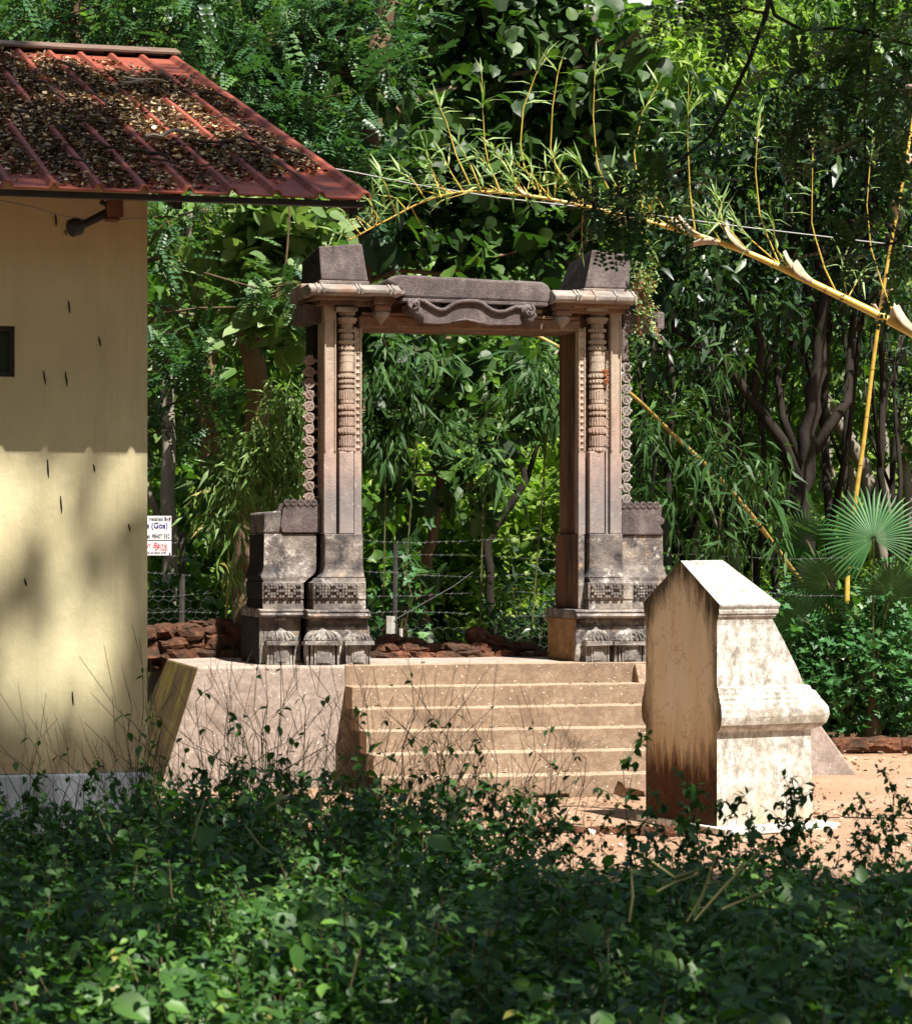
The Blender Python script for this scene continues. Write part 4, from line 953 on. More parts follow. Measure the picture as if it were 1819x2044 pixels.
def yard_litter():
    L = LeafSet(); N = 1500
    x = rng.uniform(-2.5, 6, N); y = rng.uniform(16, 29, N); z = np.full(N, .012)
    P = np.stack([x, y, z+rng.uniform(0, .02, N)], 1); keep = []
    for i in range(N):
        dx, dy = x[i]-G.X, y[i]-G.Y; u = dx*G.c+dy*G.s; v = -dx*G.s+dy*G.c
        if u > pu0-.4 and u < pu1+.9 and v > V0-1.85:
            if v < V0+.05 or v > .0: keep.append(False); continue
            P[i, 2] = ZT+.012; keep.append(rng.random() < .5)
        else: keep.append(True)
    P = P[np.array(keep)]; N = len(P)
    L.put(OVATE, P, np.stack([rng.normal(0, 1, N), rng.normal(0, 1, N), rng.normal(0, .15, N)], 1), np.stack([rng.normal(0, .3, N), rng.normal(0, .3, N), np.ones(N)], 1), rng.uniform(.03, .09, N), np.clip(rng.beta(2, 2, N), 0, 1))
    # bits lying on the treads
    for k in range(1, 6):
        n = 26; u = rng.uniform(su0+.05, su1-.1, n); v = V0-TR*k+rng.uniform(.02, .26, n); Q = np.array([tuple(G.w(a, b, ZT*(1-k/NS)+.012)) for a, b in zip(u, v)])
        L.put(OVATE, Q, np.stack([rng.normal(0, 1, n), rng.normal(0, 1, n), rng.normal(0, .15, n)], 1), np.stack([rng.normal(0, .3, n), rng.normal(0, .3, n), np.ones(n)], 1), rng.uniform(.025, .06, n), np.clip(rng.beta(2, 2, n), 0, 1))
    tag(L.build('fallen_leaves', M_LITTER), 'scattered dry leaves on the red soil and the steps', 'fallen leaves', kind='stuff')
yard_litter()

OCT = T_([(1, 0, 0), (-1, 0, 0), (0, 1, 0), (0, -1, 0), (0, 0, 1), (0, 0, -1)], [(0, 2, 4), (2, 1, 4), (1, 3, 4), (3, 0, 4), (2, 0, 5), (1, 2, 5), (3, 1, 5), (0, 3, 5)])
def pebbles():
    N = 1600; L = LeafSet(); x = rng.uniform(-2, 6.5, N); y = rng.uniform(16.5, 28.5, N); P = np.stack([x, y, np.full(N, .004)], 1)
    L.put(OCT, P, unit_(N), unit_(N), np.clip(.011*np.exp(rng.normal(0, .55, N)), .005, .045), wide=1.2)
    tag(L.build('pebbles', M_PEB), 'small red and pale pebbles strewn over the yard soil', 'pebbles', kind='stuff')
unit_ = lambda n: nrmz(rng.normal(0, 1, (n, 3)))
pm_ = Mat('pebble', .95, .1); at_ = pm_.N('ShaderNodeAttribute'); at_.attribute_name = 'tint'; pm_.color(pm_.ramp(at_.outputs['Fac'], [(0, (.12, .05, .03)), (.5, (.30, .16, .10)), (.85, (.45, .33, .25)), (1, (.6, .55, .5))])); M_PEB = pm_.m
pebbles()
# ------------------------------------------------------------------ vegetation builders
def unit(n): return nrmz(rng.normal(0, 1, (n, 3)))
def cluster_leaves(L, kind, c, d, n, size, spread):
    """leaves along a little twig from c along d"""
    d = d/np.linalg.norm(d); t = rng.random(n)
    jit = unit(n)*spread*(.15+.55*t[:, None])
    pos = c+d*spread*(t[:, None]*1.5-.5)+jit
    tint = np.clip(rng.normal(.42, .24, n)+rng.normal(0, .12), 0, 1)
    up = np.array([0, 0, 1.]); sun = np.array(SD)
    sz = size*np.exp(rng.normal(-.08, .30, n))
    if kind == 'feather':
        ax = d*.6+unit(n)*.8+np.array([0, 0, -.10]); nr = up+unit(n)*.45+sun*.2; L.put(PINNATE, pos, ax, nr, sz, tint)
    elif kind == 'broad':
        ax = d*.3+unit(n)*.9+np.array([0, 0, -.35]); nr = up*.6+sun*.5+unit(n)*.75; L.put(BROAD, pos, ax, nr, sz, tint)
    elif kind == 'bamboo':
        ax = d*.5+unit(n)*.75+np.array([0, 0, -.75]); nr = up*.5+sun*.4+unit(n)*.8; L.put(NARROW, pos, ax, nr, sz, tint)
    elif kind == 'lance':
        ax = d*.6+unit(n)*.9+np.array([0, 0, -.3]); nr = up*.7+sun*.3+unit(n)*.6; L.put(LANCE, pos, ax, nr, sz, tint)
    elif kind == 'ovate':
        ax = d*.5+unit(n)*.9; nr = up*.8+sun*.4+unit(n)*.6; L.put(OVATE, pos, ax, nr, sz, tint)
    elif kind == 'lobed':
        ax = d*.3+unit(n)*.8+np.array([0, 0, -.5]); nr = up*.4+sun*.7+unit(n)*.5; L.put(LOBED, pos, ax, nr, sz, tint)
    else:
        ax = d*.5+unit(n)*.9; nr = up*.8+sun*.3+unit(n)*.6; L.put(DIAMOND, pos, ax, nr, sz, tint, 1.3)
def B(px, py, Y, rx, ry, n, dm=None):
    s = Y/FOC; c = at(px, py, Y); return (np.array(c), np.array([rx*s, dm or (rx+ry)*.45*s, ry*s]), n)
def crown_into(L, blobs, kind, nleaf, size, spread, limbs=None, origin=None):
    ends = []
    for (c, r, n) in blobs:
        cen = []
        for i in range(n):
            q = unit(1)[0]*rng.random()**.42; p = c+q*r
            d = q/np.maximum(r, .2)+rng.normal(0, .5, 3)+np.array([0, 0, .15]); d /= np.linalg.norm(d)
            cluster_leaves(L, kind, p, d, max(2, int(nleaf*rng.uniform(.6, 1.4))), size, spread); cen.append(p)
        ends.append((c, cen))
    return ends
def wob(a, b, n, amp):
    a, b = Vector(a), Vector(b); return [a.lerp(b, i/n)+(Vector((random.uniform(-1, 1), random.uniform(-1, 1), random.uniform(-1, 1)))*amp*(b-a).length if 0 < i < n else Vector()) for i in range(n+1)]
def tree(name, label, cat, trunk, r0, r1, blobs, kind, nleaf, size, spread, leafm, bark, group=None, limbs=(), twigs=5, branch_r=.03):
    """trunk: world points from the base up; limbs: extra (points, r0, r1)"""
    base = Vector(trunk[0]); base.z = 0; root = thing(name, label, cat, base, 0, group)
    b = MB(); pts = [Vector(p)-base for p in trunk]; n = len(pts)
    fine = []
    for i in range(n-1):
        for k in range(4): fine.append(pts[i].lerp(pts[i+1], k/4)+(Vector((random.uniform(-1, 1), random.uniform(-1, 1), 0))*r0*.25 if (i or k) else Vector()))
    fine.append(pts[-1]); m = len(fine)
    b.tube(fine, [(r0+(r1-r0)*i/(m-1))*(1.35 if i == 0 else 1) for i in range(m)], 9)
    for (P, ra, rb) in limbs:
        P = [Vector(p)-base for p in P]; k = len(P); b.tube(P, [ra+(rb-ra)*i/(k-1) for i in range(k)], 7)
    L = LeafSet(); ends = crown_into(L, blobs, kind, nleaf, size, spread)
    allp = fine+[Vector(p)-base for (P, _, _) in limbs for p in P]
    for (c, cen) in ends:
        c = Vector(c)-base; near = min(allp, key=lambda q: (q-c).length+max(0, q.z-c.z)*1.5)
        P = wob(near, c, 4, .07); b.tube(P, [branch_r*(1-.6*i/4) for i in range(5)], 6)
        for e in cen[:twigs]:
            P2 = wob(c.lerp(near, random.uniform(0, .4)), Vector(e)-base, 3, .08); b.tube(P2, [branch_r*.4*(1-.6*i/3) for i in range(4)], 4)
    b.build('trunk', bark, root, smooth=True)
    L.build('crown', leafm, root, base)
    return root
g0 = lambda px, Y: (((px-CX)*Y/FOC), Y, 0)
random.seed(31)

# ---- tree behind the house with feathery leaves
T1 = tree('feathery_tree', 'tree with fine feathery bluish leaves rising behind the red roof', 'tree',
     [g0(215, 29), at(190, 300, 29), at(150, 60, 29), at(160, -120, 29)], .10, .05,
     [B(90, 40, 29, 190, 90, 44), B(350, 60, 28.6, 200, 90, 40), B(560, 60, 28.4, 190, 90, 40), B(470, 170, 28, 150, 70, 34), B(600, 200, 28, 130, 90, 36), B(560, 300, 27.8, 110, 70, 26),
      B(720, 60, 28.4, 110, 70, 22), B(740, 130, 28.2, 80, 50, 14), B(690, 330, 27.6, 60, 50, 10), B(20, 90, 29, 70, 60, 12), B(300, -60, 28.5, 400, 80, 30)],
     'feather', 8, .30, .34, ML['feather'], MB_STEM, twigs=8, branch_r=.035)
# ---- young feathery tree at the corner of the house
tree('feathery_sapling', 'slender sapling with hanging feathery sprays at the corner of the cream house', 'tree',
     [g0(240, 27.6), at(262, 900, 27.6), at(268, 600, 27.6), at(300, 380, 27.6)], .05, .02,
     [B(335, 440, 27.2, 45, 60, 10), B(350, 720, 26.8, 70, 40, 12), B(330, 660, 27, 40, 30, 6), B(420, 760, 26.8, 60, 25, 6), B(330, 850, 27.2, 45, 40, 8), B(430, 420, 27.2, 40, 40, 5), B(560, 590, 26.2, 60, 40, 10), B(620, 560, 25.6, 25, 20, 3)],
     'feather', 7, .26, .26, ML['feather'], MB_STEM, twigs=6, branch_r=.016)
# ---- broad leaved trees
tree('broad_leaved_tree', 'tree with a bare brown trunk and pale broad leaves left of the gateway', 'tree',
     [g0(470, 28), at(515, 800, 28), at(495, 640, 28), at(490, 430, 28), at(495, 300, 28)], .14, .09,
     [B(500, 470, 27.4, 70, 50, 16), B(575, 530, 27.2, 55, 80, 22), B(560, 430, 27.2, 70, 40, 16), B(480, 600, 27.4, 45, 60, 10), B(610, 470, 27.2, 60, 40, 12), B(630, 410, 27.6, 50, 30, 8), B(420, 470, 27.6, 50, 50, 7), B(590, 640, 27.4, 40, 50, 10), B(370, 640, 28, 60, 60, 7), B(360, 520, 28.2, 70, 80, 9)],
     'broad', 5, .23, .26, ML['pale'], MB_BARK, twigs=4, branch_r=.02)
tree('tall_broad_leaved_tree', 'tall tree with a smooth brown trunk and large dark leaves above the gateway', 'tree',
     [g0(690, 30), at(700, 800, 30), at(735, 340, 30), at(748, 200, 30), at(762, 60, 30), at(770, -60, 30)], .15, .10,
     [B(740, 190, 29.4, 60, 50, 12), B(780, 350, 29.6, 70, 90, 16), B(880, 330, 30.5, 110, 130, 40), B(950, 180, 31, 160, 120, 60), B(1100, 210, 31, 150, 130, 60), B(1000, 50, 31, 180, 70, 56), B(880, 20, 31, 90, 60, 18), B(1080, -20, 31, 110, 50, 18), B(1220, 190, 31, 90, 110, 34), B(1190, 70, 31, 50, 30, 6),
      B(1040, 400, 31, 180, 80, 44), B(860, 470, 30.6, 140, 80, 36), B(1050, 500, 31, 150, 60, 28), B(720, 420, 30, 60, 80, 14), B(1260, 300, 31.2, 60, 80, 12)],
     'broad', 8, .205, .34, ML['teak'], MB_BARK, twigs=5, branch_r=.035,
     limbs=[([at(745, 250, 30), at(850, 190, 30.4), at(1000, 150, 30.8), at(1180, 130, 31)], .06, .02), ([at(738, 330, 30), at(830, 400, 30.4), at(960, 330, 30.8), at(1080, 260, 31)], .05, .02)])
# ---- inside the doorway
tree('doorway_tree', 'slim reddish tree with big dark leaves seen through the doorway', 'tree',
     [g0(850, 28.6), at(848, 1220, 28.6), at(852, 1110, 28.6), at(875, 1000, 28.6), at(880, 800, 28.6), at(900, 640, 28.6)], .075, .04,
     [B(770, 690, 28, 60, 45, 14), B(830, 760, 28.3, 100, 90, 26), B(930, 720, 28.6, 100, 80, 22), B(900, 850, 28.4, 140, 80, 24), B(780, 930, 28.2, 60, 100, 20), B(950, 960, 28.4, 100, 70, 18), B(1050, 800, 28.8, 60, 120, 18), B(760, 840, 28.2, 50, 90, 16), B(840, 1180, 28.3, 60, 60, 8)],
     'broad', 5, .20, .30, ML['teak'], MB_BARK, twigs=4, branch_r=.018)
tree('dark_stemmed_tree', 'crooked dark thin stem forking behind the right side of the doorway', 'tree',
     [g0(990, 30.4), at(978, 1180, 30.4), at(972, 1080, 30.4), at(1050, 960, 30.4), at(1010, 830, 30.4), at(1015, 700, 30.4)], .06, .03,
     [B(1010, 690, 30.4, 90, 60, 12), B(1080, 760, 30.6, 60, 80, 10), B(940, 660, 30.6, 80, 50, 8)], 'ovate', 12, .12, .3, ML['mid'], MB_DARK, twigs=4, branch_r=.018,
     limbs=[([at(1050, 960, 30.4), at(1075, 880, 30.4), at(1090, 760, 30.4)], .035, .015)])
M_STALK = plain('bamboo_stalk_dim', (.075, .075, .025), .6, .3, .4, 8, 0, 0)
def bamboo_spray(label, stems, blobs, leafm, nleaf=16, size=.19, stemm=None, spread=.22, group=None):
    base = Vector(stems[0][0]); base.z = 0; root = thing('bamboo_clump', label, 'bamboo', base, 0, group)
    for P in stems:
        b = MB(); k = len(P); b.tube([Vector(p)-base for p in P], [.012-.008*i/(k-1) for i in range(k)], 5); b.build('cane', stemm or M_SHOOT, root)
    L = LeafSet(); crown_into(L, blobs, 'bamboo', nleaf, size, spread); L.build('foliage', leafm, root, base); return root
bamboo_spray('sunlit pale green bamboo foliage between the house and the gateway', [[g0(470, 27), at(520, 1050, 26.9), at(560, 900, 26.8), at(630, 790, 26.7)], [g0(500, 27), at(570, 1000, 26.8), at(610, 860, 26.7)], [g0(440, 27), at(460, 1000, 27), at(500, 900, 26.9), at(600, 800, 26.9)]],
     [B(540, 900, 26.8, 75, 70, 46), B(590, 820, 26.7, 45, 50, 26), B(500, 970, 26.8, 70, 50, 34), B(590, 930, 26.7, 40, 60, 22), B(450, 1050, 26.8, 40, 80, 12), B(450, 1140, 26.6, 40, 30, 5)], ML['bamboo'])
bamboo_spray('dark drooping bamboo foliage in the upper left of the doorway', [[g0(760, 27.6), at(770, 900, 27.6), at(800, 780, 27.6), at(760, 660, 27.5)], [g0(780, 27.6), at(830, 880, 27.6), at(900, 700, 27.5)]],
     [B(760, 720, 27.4, 50, 60, 11), B(800, 790, 27.4, 70, 80, 12), B(770, 880, 27.4, 50, 60, 9), B(850, 720, 27.5, 50, 50, 6), B(880, 850, 27.5, 40, 50, 8)], ML['bamboo_dark'], 15, .20, M_STALK)
bamboo_spray('dark drooping bamboo tufts in the upper right of the doorway', [[g0(950, 27.6), at(965, 960, 27.6), at(1000, 850, 27.6), at(1075, 700, 27.5)], [g0(1040, 27.6), at(1090, 880, 27.6), at(1100, 760, 27.5)]],
     [B(1065, 720, 27.4, 40, 50, 10), B(975, 930, 27.4, 40, 40, 7), B(1090, 820, 27.4, 40, 70, 10), B(1020, 800, 27.5, 30, 30, 3)], ML['bamboo_dark'], 15, .24, M_STALK)

# ---- yellow bamboo culms
M_CULMO = plain('bamboo_yellow_dull', (.30, .20, .05), .45, .4, .35, 9, 0, 0)
def culm(name, label, pts, r0, r1, spacing, sheaths=(), m=M_CULM, full=1.0):
    """hollow jointed cane with node rings"""
    pts = [Vector(p) for p in pts]; base = pts[0].copy()
    fine = []
    n = len(pts)
    for i in range(n-1):                                          # Catmull-Rom
        p0, p1, p2, p3 = pts[max(i-1, 0)], pts[i], pts[i+1], pts[min(i+2, n-1)]
        for k in range(8):
            t = k/8; fine.append(.5*((2*p1)+(p2-p0)*t+(2*p0-5*p1+4*p2-p3)*t*t+(3*p1-p0-3*p2+p3)*t**3))
    fine.append(pts[-1]); L = [0]
    for i in range(1, len(fine)): L.append(L[-1]+(fine[i]-fine[i-1]).length)
    root = thing(name, label, 'bamboo', base)
    rad = lambda s: r1+(r0-r1)*min(1, max(0, 1-s/L[-1])/full)**1.35
    b = MB(); b.tube([p-base for p in fine], [rad(s) for s in L], 12); b.build('cane', m, root, smooth=True)
    def P(s):
        s = max(0, min(L[-1]-1e-4, s)); i = max(j for j in range(len(L)) if L[j] <= s); i = min(i, len(fine)-2)
        return fine[i].lerp(fine[i+1], (s-L[i])/(L[i+1]-L[i])), (fine[i+1]-fine[i]).normalized()
    s = spacing*.4
    while s < L[-1]-.05:
        p, d = P(s); r = rad(s); nb = MB(); nb.tube([p-base-d*r*.16, p-base-d*.003, p-base+d*.003, p-base+d*r*.14], [r*1.0, r*1.07, r*1.07, r*1.0], 12); nb.build('node_ring', M_NODE, root, smooth=True)
        s += spacing*(1-.35*s/L[-1])
    for (f, ang, ln) in sheaths:
        f = 1-full+full*f; p, d = P(f*L[-1]); r = rad(f*L[-1]); a = d.cross(Vector((0, 1, 0))).normalized(); a = Matrix.Rotation(ang, 3, d) @ a; c = d.cross(a); V = []; b = MB(); m_ = 7; kk = 5
        for j in range(kk):
            q = j/(kk-1); wv = math.pi*.95*(1-q*q*.6); out = r*1.06+q**1.5*ln*.42
            for i in range(m_):
                th = (i/(m_-1)-.5)*wv; V.append(p-base+d*ln*q+(a*math.cos(th)+c*math.sin(th))*out+Vector((random.uniform(-1, 1),)*3)*.006*q)
        b.add(V, [(j*m_+i, j*m_+i+1, (j+1)*m_+i+1, (j+1)*m_+i) for j in range(kk-1) for i in range(m_-1)])
        o = b.build('sheath', M_SHEATH, root, smooth=True); md = o.modifiers.new('thick', 'SOLIDIFY'); md.thickness = .004
    return root, base
YB = 20.4
big, bb_ = culm('yellow_bamboo', 'thick yellow bamboo cane arching across the picture above the gateway', [at(2560, 1658, YB+.3), at(2470, 1360, YB), at(2260, 1010, YB-.3), at(1930, 735, YB-.4), at(1819, 664, YB-.3), at(1640, 574, YB-.1), at(1480, 500, YB), at(1340, 455, YB), at(1210, 422, YB), at(1090, 396, YB), at(990, 384, YB), at(920, 383, YB), at(850, 400, YB), at(770, 440, YB), at(695, 480, YB)], .041, .0045, .56,
     [(.125, 2.9, .26), (.14, 3.6, .2), (.305, 3.1, .24), (.295, 2.5, .18), (.395, 3.0, .24), (.47, 3.3, .20), (.48, 2.6, .2), (.44, .2, .2), (.565, .2, .16), (.72, 2.8, .12)], full=.549)
SH = LeafSet(); shn = 0
def tuft(p, d, n, size, fan=.8):
    p = np.array(p); d = np.array(d, float); k = np.arange(n)
    ax = d*.55+unit(n)*fan+np.array([0, 0, .15]); ax[0] = d*1.4
    SH.put(NARROW, p+rng.normal(0, .004, (n, 3)), ax, np.array([0, -.5, 1.])+unit(n)*.5, size*rng.uniform(.7, 1.2, n), rng.uniform(.3, .95, n), .62)
shoots = [[(938, 370), (910, 310), (890, 242), (880, 220), (871, 200)], [(994, 378), (975, 330), (967, 288), (963, 220), (961, 150)], [(1067, 378), (1045, 330), (1038, 288), (1044, 215), (1068, 150), (1088, 115)], [(1140, 390), (1108, 330), (1098, 296), (1102, 215), (1112, 150), (1122, 115)],
          [(1213, 376), (1195, 340), (1190, 319), (1183, 230), (1186, 160), (1188, 122)], [(1285, 432), (1270, 350), (1265, 303), (1282, 223), (1313, 168)], [(1387, 466), (1376, 380), (1372, 290), (1372, 239), (1373, 168)], [(1555, 528), (1530, 470), (1515, 427), (1507, 342), (1510, 280), (1517, 226)],
          [(1672, 592), (1645, 536), (1625, 470), (1619, 444), (1621, 308), (1621, 235)], [(1790, 648), (1760, 570), (1737, 495), (1729, 410), (1735, 330), (1744, 273)]]
lows = [[(760, 445), (735, 400), (715, 390)], [(790, 428), (770, 370), (760, 350)], [(850, 400), (825, 360), (800, 345)], [(880, 394), (862, 340), (850, 300)], [(925, 384), (900, 345), (888, 320)], [(960, 383), (940, 330), (915, 290)], [(1000, 385), (985, 350), (958, 315)], [(1050, 390), (1015, 340), (985, 300)],
        [(1100, 398), (1060, 350), (1020, 320)], [(1160, 410), (1130, 365), (1105, 320)], [(1180, 413), (1175, 360), (1160, 330)], [(1250, 432), (1240, 390), (1215, 345)], [(1310, 447), (1290, 400), (1262, 370)], [(1340, 455), (1320, 410), (1300, 380)], [(1500, 510), (1470, 475), (1440, 440), (1430, 400)], [(1560, 532), (1500, 480), (1465, 440)],
        [(1440, 485), (1420, 455), (1398, 420)], [(1580, 545), (1550, 500), (1540, 440)], [(1690, 600), (1684, 560), (1680, 530)], [(1460, 480), (1430, 440), (1440, 405)], [(1688, 600), (1710, 560), (1720, 545)], [(720, 468), (700, 445), (690, 430)], [(810, 418), (790, 395), (765, 390)], [(900, 388), (880, 375), (860, 350)]]
for P in shoots:
    Q = [at(x, y, YB+random.uniform(-.02, .02)) for x, y in P]; b = MB(); k = len(Q); b.tube([q-bb_ for q in Q], [.0072-.0048*i/(k-1) for i in range(k)], 6); b.build('shoot', M_SHOOT, big)
    d = (Q[-1]-Q[-2]).normalized(); tuft(Q[-2].lerp(Q[-1], .15), d, 5, .24); tuft(Q[-1], d, 2, .18)
    for f in (1, 2, 3):
        if f < k-1: tuft(Q[-2].lerp(Q[-3], f*.3), Vector((random.choice((-1, 1)), 0, .3)), 1, .20, .3)
for P in lows:
    Q = [at(x, y, YB+random.uniform(-.05, .05)) for x, y in P]; b = MB(); k = len(Q); b.tube([q-bb_ for q in Q], [.0062-.0035*i/(k-1) for i in range(k)], 5); b.build('shoot', M_SHOOT, big)
    d = (Q[-1]-Q[-2]).normalized(); tuft(Q[-1], d, 5, .20, .9); tuft(Q[-2], d, 4, .20, 1.0); tuft(Q[-2].lerp(Q[-1], .5), d, 3, .2, 1.0)
for i in range(60):
    x = random.uniform(700, 1340); y = float(np.interp(x, [695, 770, 850, 920, 990, 1090, 1210, 1340], [480, 440, 400, 383, 384, 396, 422, 455])); p = at(x, y, YB)
    d = Vector((random.uniform(-1, .3), random.uniform(-.5, .5), random.uniform(-.3, 1))).normalized(); e = p+d*random.uniform(.06, .28)
    b = MB(); b.tube([p-bb_, e-bb_], [.0045, .0022], 4); b.build('shoot', M_SHOOT, big)
    tuft(e, d, 3, .19, .9)
SH.build('shoot_leaves', ML['bamboo'], big, bb_)
culm('yellow_bamboo_cane', 'upright slender yellow bamboo cane beside the fan palm', [(at(1690, 1200, 30).x, 30, 0), at(1690, 1150, 30), at(1706, 1000, 29.9), at(1724, 870, 29.8), at(1742, 720, 29.7), at(1768, 540, 29.6), at(1797, 380, 29.5), at(1822, 230, 29.5), at(1840, 100, 29.5), at(1856, -60, 29.5), at(1880, -260, 29.4), at(1925, -430, 29.2)], .036, .010, .6, [(.55, .5, .2), (.46, 2.5, .2), (.44, .2, .22), (.60, -2.5, .22), (.66, .4, .3), (.70, 2.6, .25)])
culm('olive_bamboo_cane', 'slanting olive yellow bamboo cane crossing behind the right pillar', [(at(1720, 1300, 29.9).x, 29.9, 0), at(1670, 1250, 29.7), at(1612, 1180, 29.3), at(1500, 1030, 28.6), at(1420, 940, 28.2), at(1345, 870, 27.9), at(1262, 790, 27.5), at(1180, 735, 27.4), at(1100, 685, 27.4), at(1035, 655, 27.4), at(960, 625, 27.5)], .032, .020, .55, m=M_CULMO)
bamboo_spray('dark bamboo leaves hanging along the slanting cane right of the gateway', [[g0(1400, 28), at(1440, 1000, 28), at(1480, 900, 27.9), at(1330, 790, 27.6)], [g0(1500, 28), at(1500, 1100, 28), at(1540, 950, 27.9)]],
     [B(1310, 860, 27.3, 50, 50, 10), B(1410, 920, 27.3, 60, 45, 14), B(1370, 830, 27.4, 70, 35, 6), B(1480, 950, 27.4, 60, 40, 8), B(1360, 1010, 27.3, 60, 50, 8), B(1440, 720, 27.4, 50, 40, 6), B(1520, 940, 27.5, 50, 50, 8), B(1450, 1070, 27.4, 70, 50, 12), B(1300, 950, 27.4, 40, 50, 8), B(1540, 1060, 27.5, 40, 50, 8)], ML['bamboo_dark'], 12, .21, M_STALK)

# ---- dark glossy tree on the right, its trunks showing below the crown
tree('dark_glossy_tree', 'large dark glossy leaved tree with many crooked trunks right of the gateway', 'tree',
     [g0(1600, 31), at(1605, 1150, 31), at(1600, 980, 31), at(1612, 860, 31), at(1635, 700, 31), at(1640, 560, 31), at(1610, 380, 31)], .15, .05,
     [B(1630, 260, 31, 200, 110, 95), B(1450, 400, 30.8, 170, 130, 85), B(1680, 430, 31.4, 170, 150, 85), B(1350, 540, 30.4, 100, 110, 42), B(1500, 590, 31, 180, 70, 42), B(1370, 300, 31.5, 120, 90, 45), B(1780, 250, 31.4, 110, 160, 45), B(1310, 660, 30.4, 60, 40, 8), B(1780, 600, 31.6, 60, 50, 8)],
     'lance', 15, .20, .34, ML['mango'], MB_DARK, twigs=7, branch_r=.035,
     limbs=[([at(1600, 990, 31), at(1560, 880, 30.9), at(1500, 800, 30.8), at(1440, 715, 30.7), at(1350, 660, 30.5), at(1280, 600, 30.4)], .085, .02), ([at(1500, 800, 30.8), at(1520, 690, 30.8), at(1480, 560, 30.8), at(1490, 430, 30.8)], .06, .025),
            ([at(1600, 940, 31), at(1560, 830, 31), at(1545, 700, 31.2), at(1560, 560, 31.2)], .06, .02), ([at(1620, 900, 31), at(1690, 800, 31.3), at(1700, 660, 31.5), at(1730, 480, 31.5), at(1760, 330, 31.5)], .075, .02), ([at(1440, 715, 30.7), at(1380, 690, 30.4), at(1300, 700, 30.3)], .04, .015),
            ([at(1700, 660, 31.5), at(1760, 560, 31.6), at(1800, 420, 31.6)], .05, .02), ([at(1640, 650, 31), at(1580, 500, 31), at(1560, 300, 31)], .05, .02)])
tree('leaning_pale_tree', 'pale trunk leaning to the left in the wood at far right', 'tree', [g0(1830, 36), at(1725, 930, 36), at(1640, 780, 36), at(1560, 640, 36), at(1500, 520, 36)], .12, .05, [B(1480, 500, 36, 90, 70, 14), B(1560, 600, 36, 80, 60, 10)], 'ovate', 12, .16, .35, ML['mid'], MB_PALE, twigs=4)
# ---- slender pale trees in the wood: one kind, copied
def protos():
    out = []
    for i in range(3):
        random.seed(70+i); Y = 0
        zt_ = 7.6; pts = [(0, 0, 0), (random.uniform(-.15, .15), .1, 2.2), (random.uniform(-.3, .3), 0, 4.4), (random.uniform(-.4, .4), 0, 6.6), (random.uniform(-.4, .4), 0, zt_)]
        bl = [(np.array([random.uniform(-1.5, 1.5), random.uniform(-1, 1), random.uniform(4.6, 8.2)]), np.array([1.3, 1.1, .8]), 30) for _ in range(6)]
        r = tree('slender_tree', 'slender pale trunk standing in the wood behind the fence', 'tree', pts, .11, .05, bl, 'ovate', 14, .17, .42, ML['far'] if i != 1 else ML['mid'], MB_PALE, 'slender trees in the wood', twigs=4, branch_r=.03,
              limbs=[([pts[1], (.5, .2, 3.4), (1.1, .2, 4.8)], .05, .02)])
        kids(r); out.append(r)
    return out
PRO = protos(); used = set()
spots = [(1330, 37, 0), (1395, 39, 1), (1450, 36, 2), (1520, 41, 0), (1690, 38, 1), (1760, 41, 2), (1810, 37, 0), (1250, 40, 1), (1180, 43, 2), (1050, 39, 0), (960, 43, 1), (870, 38, 2), (760, 41, 0), (650, 38, 1), (560, 36, 2), (410, 37, 0), (340, 34, 1), (290, 41, 2), (1560, 46, 0), (1640, 44, 2), (1880, 43, 1), (1300, 44, 0), (1480, 48, 1), (200, 38, 2), (60, 36, 0)]
spots = [q for q in spots if not (690 < q[0] < 1140 and q[1] < 42)]
for (px, Y, i) in spots:
    o = PRO[i] if i not in used else copy_tree(PRO[i]); used.add(i)
    p = g0(px, Y); o.location = p; o.rotation_euler = (0, 0, random.uniform(0, 6.28)); s = random.uniform(.85, 1.1)
    if 1080 < px < 1460: s *= .80
    o.scale = (s, s, s)
# ---- sunny far trees under the gap of sky
for (px, py, Y, rx, ry, n, lab) in ((1410, 120, 44, 150, 80, 120, 'sunlit yellow green tree top below the gap of sky'), (1640, 90, 49, 170, 70, 80, 'sunlit yellow green tree top at the far upper right'), (1560, 620, 46, 160, 260, 150, 'bright sunlit tree deep in the wood at right'), (1240, 330, 44, 90, 120, 50, 'sunlit pale green tree behind the arching bamboo')):
    tree('sunlit_tree', lab, 'tree', [g0(px, Y), at(px+10, 800, Y), at(px, py+20, Y)], .14, .06, [B(px, py, Y, rx, ry, n), B(px+40, py+ry+60, Y, rx*.8, 80, n//2)], 'lance', 15, .26, .5, ML['lime'], MB_PALE, twigs=4)
